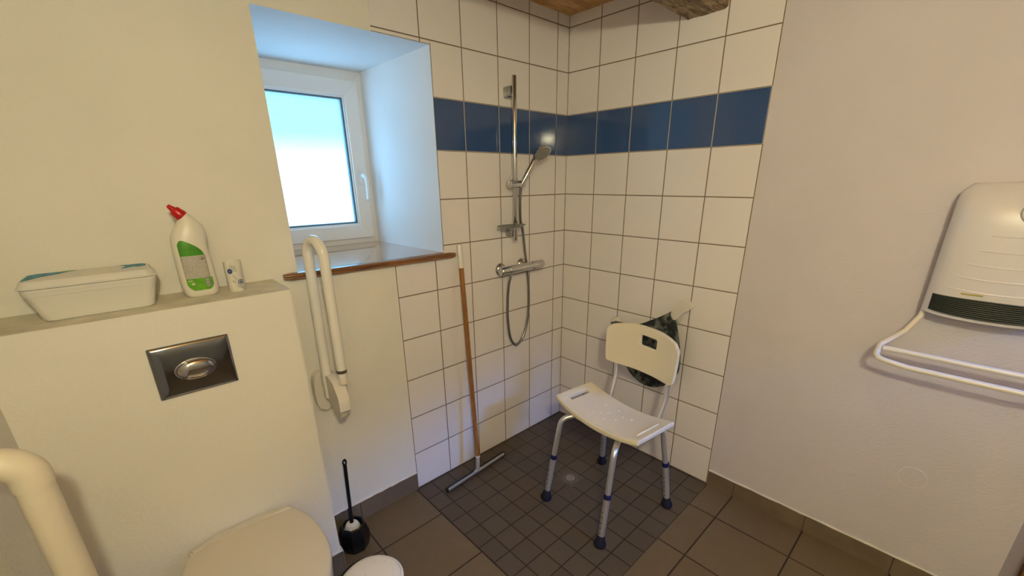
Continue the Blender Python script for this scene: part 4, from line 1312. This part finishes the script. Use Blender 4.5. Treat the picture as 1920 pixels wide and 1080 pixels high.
# upper green shape
def ulef(z): return -1.8035 + 0.0095 * max(0, (z - 1.312) / 0.018) ** 2
def urig(z): return -1.7460 - 0.046 * (max(0, (z - 1.2845)) / 0.0455) ** 1.9
lab1 = obj('label_top', label_piece(ulef, urig, 1.2845, 1.3285, 0.0006, 14), G, body, angle=80)
lmt, t, pb = base_mat('label_small_print')
g = t.nodes.new('ShaderNodeNewGeometry'); s_ = t.nodes.new('ShaderNodeSeparateXYZ'); t.links.new(g.outputs['Position'], s_.inputs[0])
rowf = nmath(t, 'FRACT', nmath(t, 'MULTIPLY', s_.outputs['Z'], 330.0))
rowm = nmath(t, 'GREATER_THAN', rowf, 0.45)
cv = t.nodes.new('ShaderNodeCombineXYZ'); t.links.new(nmath(t, 'MULTIPLY', s_.outputs['X'], 900.0), cv.inputs[0]); t.links.new(nmath(t, 'FLOOR', nmath(t, 'MULTIPLY', s_.outputs['Z'], 330.0)), cv.inputs[1])
nz = t.nodes.new('ShaderNodeTexNoise'); nz.inputs['Scale'].default_value = 1.0; nz.inputs['Detail'].default_value = 0; t.links.new(cv.outputs[0], nz.inputs['Vector'])
ink = nmath(t, 'MULTIPLY', rowm, nmath(t, 'GREATER_THAN', nz.outputs[0], 0.43))
t.links.new(mixc(t, ink, (0.62, 0.60, 0.53), (0.20, 0.19, 0.17)), pb.inputs['Base Color'])
pb.inputs['Roughness'].default_value = 0.4
def mlef(z): return -1.8035
def mrig(z): return -1.7435
obj('label_text_panel', label_piece(mlef, mrig, 1.2195, 1.2840, 0.0006), lmt, body, angle=80)
def llef(z): return -1.8030 + 0.014 * (max(0, (1.205 - z)) / 0.022) ** 2
def lrig(z): return -1.7395 - 0.012 * (max(0, (1.200 - z)) / 0.017) ** 2
obj('label_bottom', label_piece(llef, lrig, 1.1835, 1.2190, 0.0006, 12), G2, body, angle=80)
b = label_piece(lambda z: -1.7585, lambda z: -1.7475, 1.192, 1.222, 0.0012, 4, 4)
bar, t, pb = base_mat('bar_code')
g = t.nodes.new('ShaderNodeNewGeometry'); s_ = t.nodes.new('ShaderNodeSeparateXYZ'); t.links.new(g.outputs['Position'], s_.inputs[0])
cv = t.nodes.new('ShaderNodeCombineXYZ'); t.links.new(nmath(t, 'MULTIPLY', s_.outputs['Z'], 700.0), cv.inputs[0])
nz = t.nodes.new('ShaderNodeTexNoise'); nz.inputs['Scale'].default_value = 1.0; t.links.new(cv.outputs[0], nz.inputs['Vector'])
t.links.new(mixc(t, nmath(t, 'GREATER_THAN', nz.outputs[0], 0.5), (0.62, 0.62, 0.58), (0.05, 0.06, 0.05)), pb.inputs['Base Color'])
obj('bar_code', b, bar, body, angle=80)
# hazard diamond
b = nb()
cxz = (-1.7535, 1.2745)
for (r0_, r1_) in ((0.0072, 0.0062),):
    o4 = [(0, r0_), (r0_, 0), (0, -r0_), (-r0_, 0)]; i4 = [(0, r1_), (r1_, 0), (0, -r1_), (-r1_, 0)]
    vo = [b.verts.new((cxz[0] + a, front_y(cxz[0] + a, cxz[1] + c, 0.0013), cxz[1] + c)) for a, c in o4]
    vi = [b.verts.new((cxz[0] + a, front_y(cxz[0] + a, cxz[1] + c, 0.0013), cxz[1] + c)) for a, c in i4]
    for k in range(4): b.faces.new((vo[k], vo[(k + 1) % 4], vi[(k + 1) % 4], vi[k]))
obj('hazard_sign', b, mat('hazard_red', (0.45, 0.05, 0.04), 0.4), body, smooth=False)
b = nb(); box(b, (cxz[0] - 0.003, front_y(cxz[0], cxz[1], 0.0014), cxz[1] - 0.0022), (cxz[0] + 0.003, front_y(cxz[0], cxz[1], 0.0009), cxz[1] + 0.0012), 0.0004, 1)
obj('hazard_symbol', b, M['ink'], body)
b = nb()
for x0, x1, z0, z1 in ((-1.8005, -1.7835, 1.2120, 1.2148), (-1.7930, -1.7845, 1.2005, 1.2070)):
    yy = front_y((x0 + x1) / 2, (z0 + z1) / 2, 0.0013)
    box(b, (x0, yy, z0), (x1, yy + 0.0010, z1), 0.0004, 1)
obj('label_marks', b, mat('label_pale_print', (0.55, 0.62, 0.45), 0.4), body)

cup = thing('paper_cup', 'small white paper cup with blue print right of the cleaner bottle', 'cup', (-1.682, -0.105, BZ))
cc = Vector((-1.6815, -0.1020, BZ)); cax = Vector((0.012, 0.0, 1)).normalized()
b = nb()
lathe(b, [(0.0, 0.0), (0.0215, 0.0), (0.0225, 0.002), (0.0238, 0.088), (0.0243, 0.0905), (0.0238, 0.092), (0.0230, 0.0905), (0.0215, 0.01), (0, 0.008)], cc, cax, 40)
cupo = obj('cup_body', b, M['bottle'], cup)
def cup_strip(a0, z0, a1, z1, w):
    n_ = 8; R0 = 0.0
    bm_ = b
    up = []; dn_ = []
    for k in range(n_ + 1):
        f = k / n_
        a = a0 + (a1 - a0) * f; z = z0 + (z1 - z0) * f
        r_ = 0.0227 + 0.0013 * z / 0.09 + 0.0004
        c = cc + cax * z
        up.append(bm_.verts.new(c + Vector((math.cos(a) * r_, math.sin(a) * r_, w / 2)))); dn_.append(bm_.verts.new(c + Vector((math.cos(a) * r_, math.sin(a) * r_, -w / 2))))
    for k in range(n_): bm_.faces.new((up[k], up[k + 1], dn_[k + 1], dn_[k]))
b = nb()
A_ = math.radians
for k in range(4): cup_strip(A_(-122), 0.082 - 0.0045 * k, A_(-82), 0.0765 - 0.0045 * k, 0.0011)
for k in range(2): cup_strip(A_(-95), 0.022 - 0.0055 * k, A_(-40), 0.010 - 0.0055 * k, 0.0013)
for k in range(2): cup_strip(A_(-118), 0.036 - 0.004 * k, A_(-98), 0.031 - 0.004 * k, 0.001)
for k in range(6): cup_strip(A_(-112 + 4 * k), 0.054 - 0.003 * k + 0.002 * (k % 2), A_(-104 + 4 * k), 0.046 - 0.002 * k, 0.0012)
obj('dark_print', b, M['ink'], cupo, smooth=False)
b = nb()
def cup_disc(a0, z0, ra, rz, hole_):
    n_ = 18; o_ = []; i_ = []
    for k in range(n_):
        t_ = 2 * PI * k / n_
        for (lst, f) in ((o_, 1.0), (i_, hole_)):
            a = a0 + ra * f * math.cos(t_) / 0.0235; z = z0 + rz * f * math.sin(t_)
            r_ = 0.0227 + 0.0013 * z / 0.09 + 0.0005
            c = cc + cax * z
            lst.append(b.verts.new(c + Vector((math.cos(a) * r_, math.sin(a) * r_, 0))))
    for k in range(n_): b.faces.new((o_[k], o_[(k + 1) % n_], i_[(k + 1) % n_], i_[k]))
cup_disc(A_(-66), 0.029, 0.0085, 0.0080, 0.72); cup_disc(A_(-66), 0.029, 0.0040, 0.0035, 0.2)
obj('blue_print', b, M['blue'], cupo, smooth=False)
b = nb()
cup_disc(A_(-124), 0.064, 0.0070, 0.0080, 0.15)
obj('blue_print', b, M['blue'], cupo, smooth=False)

# ------------------------------------------------------------------ the lamp (outside the picture)
lp_ = thing('pendant_lamp', 'bare warm bulb hanging from the ceiling beside the camera', 'lamp', (LAMP.x, LAMP.y, LAMP.z + 0.06))
b = nb(); tube(b, [(LAMP.x, LAMP.y, CZ - 0.001), (LAMP.x, LAMP.y, LAMP.z + 0.11)], 0.003, 8)
obj('lamp_cord', b, M['black'], lp_)
b = nb(); lathe(b, [(0, 0.0), (0.018, 0.0), (0.019, 0.05), (0.008, 0.06), (0, 0.06)], (LAMP.x, LAMP.y, LAMP.z + 0.055), seg=20)
obj('bulb_socket', b, M['black'], lp_)
gm_, t, pb = base_mat('glowing_bulb')
pb.inputs['Base Color'].default_value = (0.8, 0.8, 0.8, 1)
pb.inputs['Emission Color'].default_value = (*LAMP_COLOR, 1)
pb.inputs['Emission Strength'].default_value = LAMP_RADIANCE
b = nb(); bmesh.ops.create_uvsphere(b, u_segments=24, v_segments=16, radius=LAMP_R, matrix=Matrix.Translation(LAMP + Vector((0, 0, 0.008))))
obj('glass_bulb', b, gm_, lp_)
